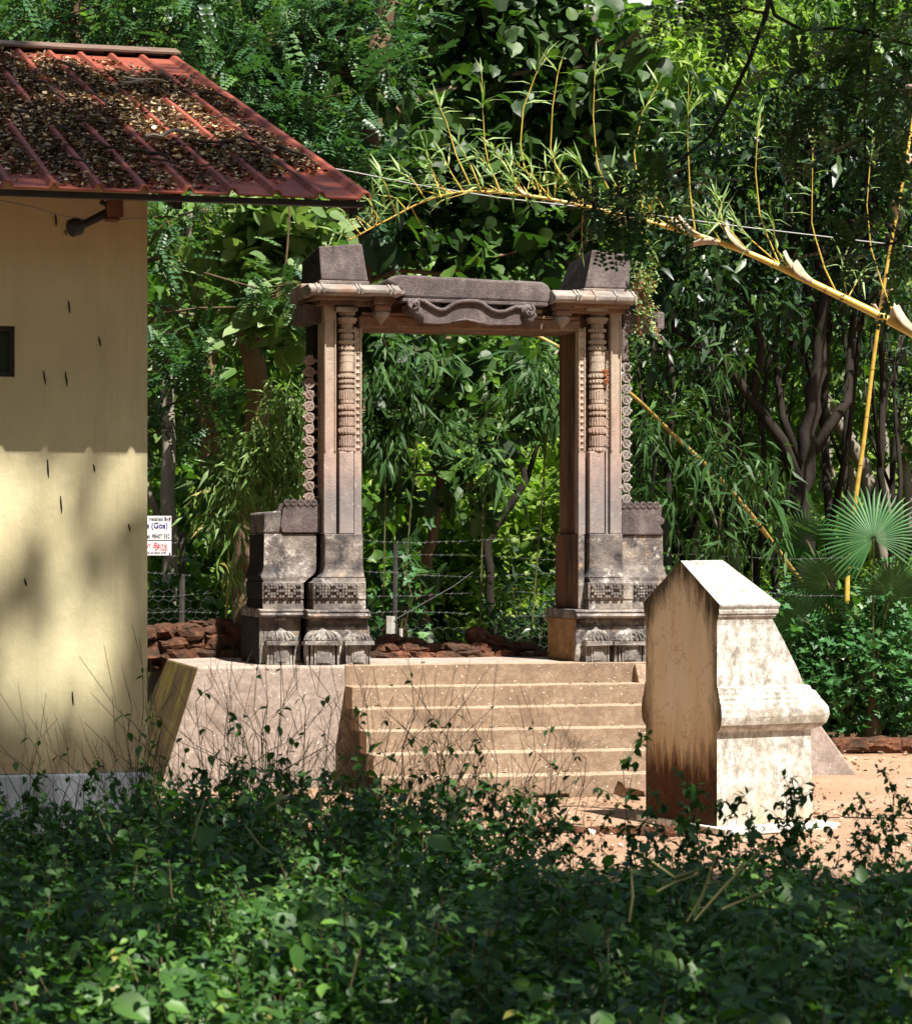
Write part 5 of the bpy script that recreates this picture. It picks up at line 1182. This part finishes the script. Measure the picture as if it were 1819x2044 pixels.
# ---- shrubs of the understorey: four kinds, copied
def shrub(name, label, kind, leafm, size, n, nleaf, h, w, group):
    root = thing(name, label, 'shrub', (0, 0, 0), 0, group); b = MB(); L = LeafSet()
    for i in range(7):
        a = random.uniform(0, 6.28); q = Vector((math.cos(a)*w*.6, math.sin(a)*w*.5, h*random.uniform(.6, .95))); b.tube(wob((0, 0, 0), q, 4, .06), [.018, .014, .011, .008, .004], 5)
    b.build('stems', MB_STEM, root)
    crown_into(L, [(np.array([0, 0, h*.55]), np.array([w, w*.8, h*.5]), n), (np.array([w*.3, 0, h*.3]), np.array([w*.8, w*.7, h*.3]), n//3)], kind, nleaf, size, .22)
    L.build('foliage', leafm, root); kids(root); return root
random.seed(44)
SHR = [shrub('lime_shrub', 'bright yellow green shrub growing beyond the fence', 'ovate', ML['lime'], .085, 170, 17, 1.7, 1.0, 'lime shrubs beyond the fence'),
       shrub('broad_shrub', 'mid green leafy shrub growing in the wood beyond the fence', 'broad', ML['mid'], .15, 95, 8, 1.9, .9, 'leafy shrubs beyond the fence'),
       shrub('lobed_creeper', 'green lobed leaf creeper mounded along the wire fence', 'lobed', ML['lobed'], .12, 110, 9, 1.4, .9, 'creeper mounds along the fence'),
       shrub('dark_shrub', 'dark narrow leaved shrub in the shade of the wood', 'lance', ML['mango'], .15, 100, 13, 2.0, .9, 'dark shrubs in the wood')]
used = set()
plan = []
for px in (740, 790, 850, 900, 950, 1010, 1060, 1110): plan.append((px, random.uniform(36.5, 38.5), 0, random.uniform(1.1, 1.5)))
for px in (1000, 1050, 930): plan.append((px, 38.5, 0, 2.1))
for px in (740, 800, 900, 1000, 1080): plan.append((px, random.uniform(28.6, 29.4), random.choice((1, 2, 3)), .62))
for px, q in ((750, .8), (1095, .9), (1060, .7), (1120, 1.0), (720, .9)): plan.append((px, 28.9, random.choice((2, 3)), q))
for px in (320, 370, 420, 480, 560, 650): plan.append((px, random.uniform(29, 31), random.choice((1, 3, 2)), .9))
for px in (300, 360, 430, 500): plan.append((px, random.uniform(28.4, 28.9), random.choice((2, 3)), .5))
for px in range(1180, 1900, 62): plan.append((px, random.uniform(30.5, 33), random.choice((1, 2, 3)), random.uniform(.7, 1.0)))
for px in range(1200, 1900, 80): plan.append((px, random.uniform(34, 37), random.choice((0, 1, 0)), random.uniform(1, 1.3)))
for px in list(range(250, 720, 90)): plan.append((px, random.uniform(35, 38), random.choice((0, 1, 0)), random.uniform(1.1, 1.5)))
for px in range(-100, 2000, 130): plan.append((px, random.uniform(41, 45), random.choice((0, 1)), random.uniform(1.5, 2.1)))
for (px, Y, i, s) in plan:
    o = SHR[i] if i not in used else copy_tree(SHR[i]); used.add(i)
    o.location = g0(px, Y); o.rotation_euler = (0, 0, random.uniform(0, 6.28)); o.scale = (s, s, s*random.uniform(.85, 1.15))
# ---- far wood
FW = LeafSet()
for i in range(1900):
    x = rng.uniform(-13, 13); Y = rng.uniform(50, 58); zz = rng.uniform(0, 1)**.85*13.4
    px = CX+x*FOC/Y; py = HY-(zz-CH)*FOC/Y
    if 1150 < px < 1370 and py < 80+25*math.sin(px*.05): continue
    if mnoise.noise(Vector((x*.5, zz*.5, 3))) < -.32: continue
    cluster_leaves(FW, 'lance', np.array([x, Y, zz]), unit(1)[0], 26, .34, .75)
tag(FW.build('far_wood', ML['far']), 'mass of sunlit foliage closing the far side of the wood', 'wood', kind='stuff')
FW = LeafSet()
for i in range(1700):
    x = rng.uniform(-16, 16); Y = rng.uniform(60, 64); zz = rng.uniform(0, 17)
    px = CX+x*FOC/Y; py = HY-(zz-CH)*FOC/Y
    if 1140 < px < 1380 and py < 90: continue
    cluster_leaves(FW, 'broad', np.array([x, Y, zz]), unit(1)[0], 16, .6, 1.1)
tag(FW.build('far_wood', ML['mid']), 'dark green far wall of forest behind all the trees', 'wood', kind='stuff')
def wood_behind():  # out-of-view ring of foliage, added to cut the sky fill
    W = LeafSet()
    for i in range(2600):
        a = rng.uniform(0, 2*math.pi); r = rng.uniform(25, 33); x, y = r*math.sin(a), 12+r*math.cos(a)
        if y > 12 and abs(x) < .25*y+3: continue
        z = rng.uniform(0, 1)**.8*15; cluster_leaves(W, 'broad', np.array([x, y, z]), unit(1)[0], 9, .85, 1.2)
    tag(W.build('far_wood', ML['mid']), 'unseen wall of forest added round the clearing to cut the sky light', 'wood', kind='stuff')
wood_behind()
random.seed(88)
pts = [(0, 0, 0), (.10, 0, 1.0), (-.05, .1, 2.1), (.22, 0, 3.2), (.12, 0, 4.4), (.35, 0, 5.6)]
DS = tree('dark_slim_tree', 'thin crooked dark trunk among others in the wood at right', 'tree', pts, .065, .03, [(np.array([.3, 0, 5.8]), np.array([.9, .7, .6]), 22), (np.array([-.5, 0, 4.8]), np.array([.6, .5, .4]), 8)], 'lance', 14, .18, .34, ML['mango'], MB_DARK, 'thin crooked dark trunks at right', twigs=4, branch_r=.02,
     limbs=[([pts[2], (-.45, .1, 3.1), (-.5, 0, 4.2), (-.9, 0, 5.2)], .04, .015), ([pts[3], (.6, 0, 4.0), (.75, 0, 5.0)], .03, .012)])
kids(DS)
for i, (px, Y) in enumerate(((1505, 33.5), (1545, 35), (1665, 33), (1710, 34.5), (1765, 33), (1440, 35), (1360, 34), (1805, 35), (1290, 35.5))):
    o = DS if i == 0 else copy_tree(DS); o.location = g0(px, Y); o.rotation_euler = (0, 0, random.uniform(0, 6.28)); q = random.uniform(.85, 1.15); o.scale = (q, q, q)
def sky_backing():  # added white lumps that make the gap of sky look bright
    import bmesh
    b = MB(); random.seed(12)
    for i in range(26):
        c = Vector((random.uniform(-40, 75), 290+random.uniform(-8, 8), random.uniform(42, 92))); r = random.uniform(9, 17)
        bm = bmesh.new(); bmesh.ops.create_icosphere(bm, subdivisions=4, radius=1.0); V = []
        for v in bm.verts:
            p = v.co; d = 1+.22*mnoise.noise(p*1.8+Vector((i*3, 0, 0)))+.10*mnoise.noise(p*4.5+Vector((0, i*3, 0))); V.append(c+Vector((p.x*r*1.5, p.y*r, p.z*r*.8))*d)
        bm.verts.index_update(); F = [tuple(v.index for v in f.verts) for f in bm.faces]; bm.free(); b.add(V, F)
    s = Mat('sky_backing_white', 1, 0); s.color((.85, .87, .90)); o = b.build('sky_backing', s.m, smooth=True); tag(o, 'added white lumps standing in for bright sky in the gap between the trees', 'sky_backing', kind='structure')
sky_backing()
# ---- bushes in the bed at right
def bush(label, blobs, kind, leafm, size, nleaf, px, Y):
    base = Vector(g0(px, Y)); root = thing('leafy_bush', label, 'bush', base); b = MB(); L = LeafSet(); ends = crown_into(L, blobs, kind, nleaf, size, .2)
    for (c, cen) in ends:
        for e in cen[:8]: b.tube(wob((0, 0, 0), Vector(e)-base, 4, .06), [.014, .011, .009, .007, .004], 5)
    b.build('stems', MB_STEM, root); L.build('foliage', leafm, root, base)
bush('large green bush with lobed leaves at the right edge above the kerb', [B(1750, 1290, 29.2, 110, 100, 130), B(1660, 1330, 29, 60, 80, 50), B(1790, 1200, 29.6, 60, 60, 40), B(1720, 1400, 29.2, 70, 60, 60), B(1800, 1400, 29.3, 60, 70, 50)], 'lobed', ML['lobed'], .11, 11, 1760, 29.5)
bush('small lobed leaf vine beside the sloping flank of the pedestal', [B(1570, 1270, 29.3, 60, 90, 60), B(1640, 1330, 29.2, 50, 70, 36), B(1590, 1360, 29.4, 50, 60, 26), B(1620, 1250, 29.8, 50, 50, 16)], 'lobed', ML['lobed'], .11, 9, 1570, 29.5)
bush('ivy leaf creeper climbing the dark fence post in the doorway', [B(800, 1170, 27.7, 22, 60, 14), B(790, 1240, 27.7, 25, 50, 12), B(800, 1100, 27.7, 20, 30, 5)], 'lobed', ML['lobed'], .12, 6, 795, 27.8)
tree('backing_tree', 'dark leafy tree filling the sky behind the feathery tree', 'tree', [g0(420, 36), at(420, 300, 36), at(420, 0, 36)], .16, .08,
     [B(100, 0, 36, 260, 120, 60), B(450, 0, 36, 260, 130, 70), B(750, 0, 36, 160, 110, 44), B(600, 220, 36, 200, 120, 40), B(760, 330, 36.5, 90, 150, 24)], 'ovate', 16, .20, .42, ML['mid'], MB_BARK, twigs=4)
tree('middle_tree', 'leafy green tree filling in behind the large dark leaves above the gateway', 'tree', [g0(1175, 34), at(1160, 500, 34), at(1100, 150, 34)], .10, .05,
     [B(1000, 150, 34, 180, 150, 50), B(1180, 230, 34, 150, 140, 40), B(900, 400, 34, 150, 110, 34), B(1080, 470, 34, 160, 80, 30)], 'ovate', 15, .17, .38, ML['mid'], MB_BARK, twigs=4)
tree('high_canopy_tree', 'dark canopy high at the upper right above the glossy tree', 'tree', [g0(1900, 34), at(1850, 300, 34), at(1760, 60, 34)], .16, .08,
     [B(1700, 0, 34, 170, 90, 60), B(1760, 130, 34, 120, 90, 40), B(1820, 60, 34, 90, 90, 24)], 'lance', 16, .22, .42, ML['mid'], MB_DARK, twigs=4)
# ---- fan palm
pm = thing('fan_palm', 'fan palm with round pleated leaves at the right edge', 'palm', g0(1740, 29)); pb = Vector(g0(1740, 29))
def frond(px, py, Y, rpx, facing, spin, droop):
    c = at(px, py, Y); r = rpx*Y/FOC; n = Vector(facing).normalized(); up = Vector((math.sin(spin), 0, math.cos(spin))); up = (up-n*up.dot(n)).normalized(); rt = up.cross(n)
    V, F = [], []; N = 46; A = R(290); L = LeafSet()
    def pt(a, q, lift): 
        d = up*math.cos(a)+rt*math.sin(a); return c+d*r*q+n*(lift-.16*r*q*q)-Vector((0, 0, 1))*droop*r*max(0, q-.45)**2
    for i in range(N):
        a = -A/2+A*(i+.5)/N; w = A/N/2; le = 1-.18*abs(a)/(A/2)+random.uniform(-.05, .05); b0 = len(V)
        V += [pt(a, .03, 0), pt(a-w, .5*le, .0), pt(a, .5*le, .022*r/.6), pt(a+w, .5*le, .0), pt(a-w*.45, .8*le, 0), pt(a, .8*le, .012), pt(a+w*.45, .8*le, 0), pt(a+random.uniform(-.03, .03), le, 0)]
        F += [(b0, b0+1, b0+2), (b0, b0+2, b0+3), (b0+1, b0+4, b0+5), (b0+1, b0+5, b0+2), (b0+2, b0+5, b0+6), (b0+2, b0+6, b0+3), (b0+4, b0+7, b0+5), (b0+5, b0+7, b0+6)]
    L.V, L.F, L.t, L.n = [np.array([tuple(v) for v in V])], [np.array(F)], [np.repeat(np.clip(rng.normal(.5, .18, N), 0, 1), 8)], len(V)
    o = L.build('frond', ML['palm'], pm, pb)
    b = MB(); b.tube([Vector((random.uniform(-.03, .03), 0, .55)), (c-pb).lerp(Vector((0, 0, .5)), .5)+Vector((0, 0, .15)), c-pb], [.016, .012, .009], 6); b.build('petiole', M_STALK, o)
for a in ((1742, 1075, 28.6, 124, (-.15, -1, .35), -.25, .1), (1655, 1165, 29, 100, (.1, -.9, -.42), -1.3, .4), (1775, 1185, 28.8, 105, (.35, -.85, -.47), .9, .5), (1600, 1235, 29, 85, (-.1, -.9, -.45), -1.7, .6), (1690, 1250, 29.1, 80, (.3, -.85, -.47), -2.4, .6), (1610, 1080, 29.6, 80, (-.2, -.9, -.4), -.9, .4)): frond(*a)
b = MB(); b.tube([(0, 0, 0), (.02, 0, .3), (0, 0, .6)], [.10, .09, .06], 9); b.build('trunk', MB_STEM, pm)
# ---- little plant rooted in the gateway's right shoulder
wp = thing('wall_plant', 'tuft of small pinkish stemmed weeds rooted on the right shoulder of the gateway', 'plant', G.w(*G.p(1272, 600, .05))); wb_ = Vector(wp.location); L = LeafSet(); b = MB(); random.seed(3)
for i in range(32):
    hang = i % 2; x0, y0 = random.uniform(1262, 1288), random.uniform(560, 600)
    e = (x0+random.uniform(-8, 40), y0+random.uniform(40, 120)) if hang else (x0+random.uniform(-12, 45), y0-random.uniform(10, 70))
    p0, p1 = G.w(*G.p(x0, y0, random.uniform(-.05, .3))), G.w(*G.p(e[0], e[1], random.uniform(-.12, .2))); P = wob(p0, p1, 5, .09); b.tube([q-wb_ for q in P], [.0045, .004, .0035, .003, .003, .002], 4)
    for q in P[1:]:
        L.put(OVATE, np.array([tuple(q)])+rng.normal(0, .02, (5, 3)), unit(5), np.array([0, -.5, 1])+unit(5)*.6, .035*rng.uniform(.6, 1.3, 5))
b.build('stems', plain('pink_stem', (.30, .12, .07), .7, .2, .4), wp); L.build('foliage', ML['bamboo'], wp, wb_)
nst = thing('seed_cluster', 'small orange brown insect nest stuck beside the right carved column', 'nest', G.w(*G.p(1207, 752, .0))); b = MB(); random.seed(5)
for i in range(16): b.rock((random.uniform(-.018, .018), random.uniform(-.02, 0), random.uniform(-.06, .06)), (.03, .03, .03), seed=i, amp=.2)
b.build('nest_body', plain('orange_brown', (.20, .075, .03), .8, .2, .4, 30), nst)
# ---- cable
cb = thing('overhead_cable', 'thin cable running from the roof to the right across the trees', 'cable', at(700, 342, 22)); c0 = Vector(cb.location)
b = MB(); b.tube([at(x, y, 22)-c0 for x, y in ((600, 325), (698, 342), (833, 369), (1000, 395), (1259, 424), (1500, 455), (1771, 487), (1900, 503))], .0055, 5); b.build('strand', M_CABLE, cb)
# ---- liana hanging left of the gateway
lv = thing('hanging_liana', 'thin brown liana hanging in front of the pale leaves left of the gateway', 'vine', at(575, 400, 27)); c0 = Vector(lv.location)
b = MB(); b.tube([at(x, y, 26.4)-c0 for x, y in ((560, 300), (578, 420), (573, 500), (566, 560), (552, 580), (535, 587))], .011, 6); b.build('stem', MB_STEM, lv)

# ---- branches overhanging from a tree standing out at right, in shade
ov = tree('overhanging_tree', 'dark shaded branches with small leaves hanging in at the top right', 'tree',
     [(4.9, 14.2, 0), (4.7, 14.2, 3.5), (4.2, 14, 6.2), (3.4, 14, 8)], .22, .12,
     [B(1380, 20, 14, 70, 35, 9), B(1470, 60, 14, 50, 40, 6), B(1270, 400, 14.2, 110, 45, 16),  B(1190, 420, 14.2, 50, 30, 4), B(1600, 170, 14.1, 110, 70, 14), B(1720, 60, 14.2, 100, 60, 14), B(1780, 180, 14.2, 60, 90, 12), B(1690, 300, 14.2, 70, 50, 8), B(1800, 470, 14.2, 40, 60, 6), B(1680, 500, 14.2, 40, 30, 3)],
     'feather', 7, .17, .16, ML['teak'], MB_DARK, twigs=5, branch_r=.008,
     limbs=[([(4.2, 14, 6.2), (2.6, 14, 5.6), at(1534, -10, 14)], .06, .016), ([at(1534, -10, 14), at(1529, 27, 14), at(1495, 120, 14), at(1450, 212, 14), at(1416, 273, 14), at(1348, 325, 14), at(1231, 379, 14), at(1180, 405, 14)], .0155, .003),
            ([(4.2, 14, 6.2), (2.9, 14.1, 5.8), at(1745, -10, 14.2)], .05, .010), ([at(1745, -10, 14.2), at(1741, 60, 14.2), at(1724, 205, 14.2), at(1727, 359, 14.2), at(1785, 485, 14.2)], .0095, .003), ([at(1534, -10, 14), at(1545, 30, 14), at(1600, 60, 14.1), at(1680, 55, 14.2), at(1819, 90, 14.2)], .012, .008)])

# ---- tall shade trees behind and beside the viewer: they throw the shade on the yard, the house and the foreground
HN = Vector((math.sin(H.a), -math.cos(H.a), 0)); RN = Vector((HN.x*SL, HN.y*SL, 1)).normalized(); RP = H.w(0, VE, 4.45)
WALL_DAP = [(62, 1345, 58, 72), (150, 1235, 32, 54), (205, 1210, 14, 30), (258, 960, 34, 40), (55, 1045, 40, 60), (20, 950, 36, 30), (205, 1340, 12, 40), (150, 960, 18, 20)]
ROOF_DAP = [(330, 243, 95, 24), (240, 118, 110, 12), (420, 262, 40, 10), (90, 120, 40, 8)]
def lit(q):
    """does the shadow of a leaf at q fall where the house shows a patch of sun"""
    q = Vector(q)
    for n, p0, E, mg in ((HN, H.w(0, 0, 1), WALL_DAP, 38), (RN, RP, ROOF_DAP, 22)):
        t = (q-p0).dot(n)/SD.dot(n); w = q-SD*t
        px, py = CX+FOC*w.x/w.y, HY-FOC*(w.z-CH)/w.y
        if n is HN and not (0 < w.z < 4.2): continue
        for (a, b, rx, ry) in E:
            if math.hypot((px-a)/(rx+mg), (py-b)/(ry+mg)) < rng.uniform(.72, 1.08): return True
        if n is HN and py > 915 and px < 300 and rng.random() < .20: return True
    return False
def shade_trees():
    T = [(5.2, 3.5), (7.5, 11.0), (-7.0, 3.0), (1.5, -7.0), (-8.5, 20.0)]
    SETS = [LeafSet() for _ in T]; N = 0; tan = math.tan(SUN_EL)
    for i in range(60000):
        fx, fy = rng.uniform(-10, 6.5), rng.uniform(3, 30)
        ub = -1.65-(fy-19.4)*.315 if fy > 19.4 else (-1.85 if fy > 17.2 else 99)
        inA = fy < 16.6+.25*math.sin(fx*2.1); inB = fx < ub and fy >= 16.6
        if not (inA or inB): continue
        nz = mnoise.noise(Vector((fx*.85, fy*.55, 11)))+.5*mnoise.noise(Vector((fx*2.1, fy*1.3, 4)))
        thr = (.16 if 7.5 < fy < 10.5 else (.30 if fy < 11 else .5)) if inA else .62
        if nz > thr: continue
        if inB and fy > 19.5 and ((fx-(-4.3))**2*1.4+(fy-24.0)**2*.6 < .20 or (fx+5.2)**2*.5+(fy-28.4)**2*2 < .5): continue
        if rng.random() > (.15 if inA else .24): continue
        z = rng.uniform(12.5, 17.5) if inA else rng.uniform(25, 33); k = (z-1)/SD.z; p = np.array([fx+SD.x*k, fy+SD.y*k, z])
        j = min(range(len(T)), key=lambda q: (T[q][0]-p[0])**2+(T[q][1]-p[1])**2)
        n = 4 if inA else 9; L = SETS[j]; pp = np.array([q for q in p+rng.normal(0, .14 if inA else .2, (n, 3)) if not lit(q)]).reshape(-1, 3); n = len(pp)
        L.put(BROAD, pp, unit(n), np.array(SD)+unit(n)*.5, rng.uniform(.16, .34, n) if inA else rng.uniform(.11, .2, n)); N += n
    for j, (x, y) in enumerate(T):
        if not SETS[j].V: continue
        base = Vector((x, y, 0)); root = thing('shade_tree', ['tall spreading tree beside the viewer to the right', 'tall spreading tree right of the yard', 'tall spreading tree beside the viewer to the left', 'tall spreading tree behind the viewer', 'tall spreading tree left of the cream house'][j], 'tree', base, 0)
        b = MB(); b.tube([(0, 0, 0), (.1, 0, 4), (-.1, .1, 9), (0, 0, 13)], [.34, .26, .2, .14], 10)
        V = np.concatenate(SETS[j].V)
        for q in range(9): cand = [Vector(V[rng.integers(len(V))])-base for _ in range(40)]; e = min(cand, key=lambda w: (w-Vector((0, 0, 11))).length); b.tube(wob((-.05, 0, 9.5+q*.3), e, 4, .05), [.10, .08, .06, .04, .02], 6)
        b.build('trunk', MB_BARK, root, smooth=True); SETS[j].build('crown', ML['mid'], root, base)
    return N
NSH = shade_trees()

# ------------------------------------------------------------------ foreground undergrowth
def under_top(x, y):
    """height of the thicket at a ground point"""
    px = CX+x*FOC/y
    far = 13.0+(2.2 if px < 620 else max(0, 2.2-(px-620)/330))+.5*mnoise.noise(Vector((x*.9, 3, 1)))
    if px > 1250: far += .8
    h = .74+.24*mnoise.noise(Vector((x*.8, y*.45, 6)))+.14*mnoise.noise(Vector((x*2.2, y*1.3, 2)))
    h += .13*max(0, min(1, (1150-px)/500))*max(0, min(1, (y-9)/3))
    f = max(0, min(1, (far-y)/1.6)); return h*f**.6, f
UG = LeafSet(); US = MB()
def undergrowth():
    n = 0
    while n < 3700:
        y = 5.4+(14.6-5.4)*rng.random(); hw = .19*y+.35; x = rng.uniform(-hw, hw)
        if rng.random() > (.19*y+.35)/3.2: continue
        h, f = under_top(x, y)
        if f <= .02 or h < .12: continue
        n += 1
        h *= rng.uniform(.72, 1.12); lean = np.array([rng.normal(0, .22), rng.normal(0, .2), 1.0]); lean /= lean[2]
        m = int(rng.integers(26, 42)); t = rng.uniform(.25, 1.0, m)**.65
        pos = np.array([x, y, 0])+lean*h*t[:, None]+rng.normal(0, .055, (m, 3))*(1.25-t[:, None]*.5)
        ax = np.stack([rng.normal(.25, .8, m), rng.normal(-.15, .8, m), rng.normal(-.25, .40, m)], 1)
        nr = np.stack([rng.normal(0, .45, m), rng.normal(-.1, .45, m), np.ones(m)], 1)
        tt = np.clip(rng.normal(.36, .22, m)+rng.normal(0, .13), 0, .97)
        UG.put((OVATE, OVATE, LANCE, OVATE, LOBED)[int(rng.integers(5))], pos, ax, nr, np.clip(.060*np.exp(rng.normal(0, .38, m)), .02, .11)*(1.05-.25*t), tt)
        if rng.random() < .5: US.tube([Vector((x, y, 0)), Vector(tuple(np.array([x, y, 0])+lean*h*.98))], [.005, .0025], 4)
    for i in range(40):            # a few big leaves
        y = rng.uniform(6.5, 12); x = rng.uniform(-.18*y, .18*y); h, f = under_top(x, y)
        if h > .2: UG.put(BROAD, [(x, y, h*.97)], [(rng.normal(0, 1), -.4, -.5)], [(0, -.5, 1)], rng.uniform(.08, .14), [rng.uniform(.3, .7)])
    o = UG.build('undergrowth', ML['under']); tag(o, 'dense shaded thicket of small green leaves filling the foreground', 'undergrowth', kind='stuff')
    s = US.build('undergrowth_stems', MB_STEM, o)
undergrowth()
# ---- weeds standing above the thicket: three kinds, copied
M_WSTEM = plain('weed_stem', (.055, .055, .032), .8, .2, .4)
def weed(name, label, kind, seed, group):
    random.seed(seed); root = thing(name, label, 'weed', (0, 0, 0), 0, group); b = MB(); L = LeafSet(); sk = MB()
    H_ = 1.0
    for s in range(3 if kind == 'stalk' else 2):
        a = random.uniform(0, 6.28); top = Vector((math.cos(a)*.22, math.sin(a)*.15, H_*random.uniform(.75, 1))); P = wob((math.cos(a)*.03, 0, 0), top, 6, .03); b.tube(P, [.0036-.0003*i for i in range(7)], 5)
        for i in range(2, 7):
            for q in range(2 if (kind != 'stalk' or i < 5) else 1):
                d = Vector((random.uniform(-1, 1), random.uniform(-.7, .7), random.uniform(.2, 1))).normalized(); ln = random.uniform(.10, .30)*(1.2-i*.08); e = P[i]+d*ln
                b.tube([P[i], P[i].lerp(e, .5)+Vector((0, 0, .012)), e], [.0020, .0016, .0012], 4)
                if kind == 'stalk':
                    for w in range(2):
                        d2 = (d+Vector((random.uniform(-.9, .9), random.uniform(-.5, .5), random.uniform(.1, 1.0)))).normalized(); l2 = random.uniform(.10, .26); b.tube([e, e+d2*l2*.6, e+d2*l2], [.0008, .0014, .0010], 4)
                m = (8 if i < 5 else 2) if kind == 'stalk' else 12
                pp = np.array([tuple(P[i].lerp(e, random.random())) for _ in range(m)]); L.put(OVATE, pp, unit(m)+np.array([0, 0, -.2]), np.array([0, -.2, 1])+unit(m)*.6, .048*rng.uniform(.5, 1.3, m), rng.uniform(.05, .55, m))
    b.build('stem', M_WSTEM, root); L.build('leaves', ML['under'], root)
    kids(root); return root
WD = [weed('seeding_weed', 'spindly dark weed with fans of thin seed stalks above the thicket', 'stalk', 1, 'seeding weeds above the thicket'), weed('seeding_weed', 'spindly dark weed with fans of thin seed stalks above the thicket', 'stalk', 2, 'seeding weeds above the thicket'),
      weed('leafy_weed', 'leafy dark sprig rising above the thicket', 'leafy', 3, 'leafy sprigs above the thicket'), weed('leafy_weed', 'leafy dark sprig rising above the thicket', 'leafy', 4, 'leafy sprigs above the thicket')]
used = set()
def put_weed(i, px, Y, ytop):
    o = WD[i] if i not in used else copy_tree(WD[i]); used.add(i)
    h = CH-(ytop-HY)*Y/FOC; o.location = ((px-CX)*Y/FOC, Y, 0); o.rotation_euler = (0, 0, random.uniform(0, 6.28)); o.scale = (h*.9, h*.9, h/.98)
random.seed(9)
for px, yt in ((20, 1480), (70, 1540), (130, 1500), (180, 1530), (230, 1440), (270, 1400), (320, 1480), (370, 1430), (420, 1440), (470, 1390), (520, 1440), (560, 1400), (600, 1400), (640, 1450), (690, 1440), (740, 1420), (790, 1460), (830, 1430), (880, 1470), (930, 1440), (990, 1470), (1040, 1460), (1090, 1500)):
    put_weed(random.choice((0, 1)), px, random.uniform(12.6, 14.8), yt+random.uniform(0, 40))
for px, yt in ((280, 1590), (340, 1600), (400, 1585), (460, 1590), (520, 1580), (580, 1590), (640, 1600), (700, 1610), (760, 1610), (830, 1620), (890, 1630), (940, 1630), (1100, 1640), (1150, 1640), (1000, 1600), (1250, 1640), (1640, 1640), (1710, 1640), (60, 1580), (120, 1590), (180, 1580), (240, 1570), (320, 1560), (420, 1560), (500, 1560), (600, 1570), (690, 1580), (780, 1600), (860, 1610), (980, 1540), (1020, 1560), (1050, 1590), (1320, 1510), (1335, 1570), (1290, 1620), (1490, 1590), (1580, 1530), (1620, 1570), (1680, 1620), (1740, 1590), (1790, 1560), (1810, 1600), (1540, 1620), (1460, 1640), (1400, 1650), (1345, 1610), (1005, 1620)):
    put_weed(random.choice((2, 3)), px, random.uniform(12.4, 14.2), yt+random.uniform(-10, 20))
gs = [[(1385, 1838), (1440, 1775), (1530, 1682)], [(1300, 1720), (1345, 1752), (1395, 1735)], [(1440, 1815), (1500, 1790), (1545, 1774)], [(1370, 1840), (1400, 1790), (1430, 1700)], [(1255, 1840), (1262, 1790), (1258, 1730)], [(1310, 1780), (1350, 1760), (1395, 1745)], [(490, 1650), (520, 1690), (545, 1705)], [(635, 1560), (640, 1600), (642, 1650)], [(380, 1690), (395, 1640), (410, 1590)]]
for i, P in enumerate(gs):
    Y = 9.3 if i < 6 else 11.5; c = at(*P[0], Y); o = MB().tube([at(x, y, Y)-c for x, y in P], [.004, .0055, .003], 5).build('grass_spike', plain('pale_grass', (.30, .27, .12), .8, .2, .3) if i == 0 else bpy.data.materials['pale_grass']); o.location = c
    tag(o, 'pale bent grass seed spike leaning over the thicket', 'grass stalk', 'pale grass spikes over the thicket')
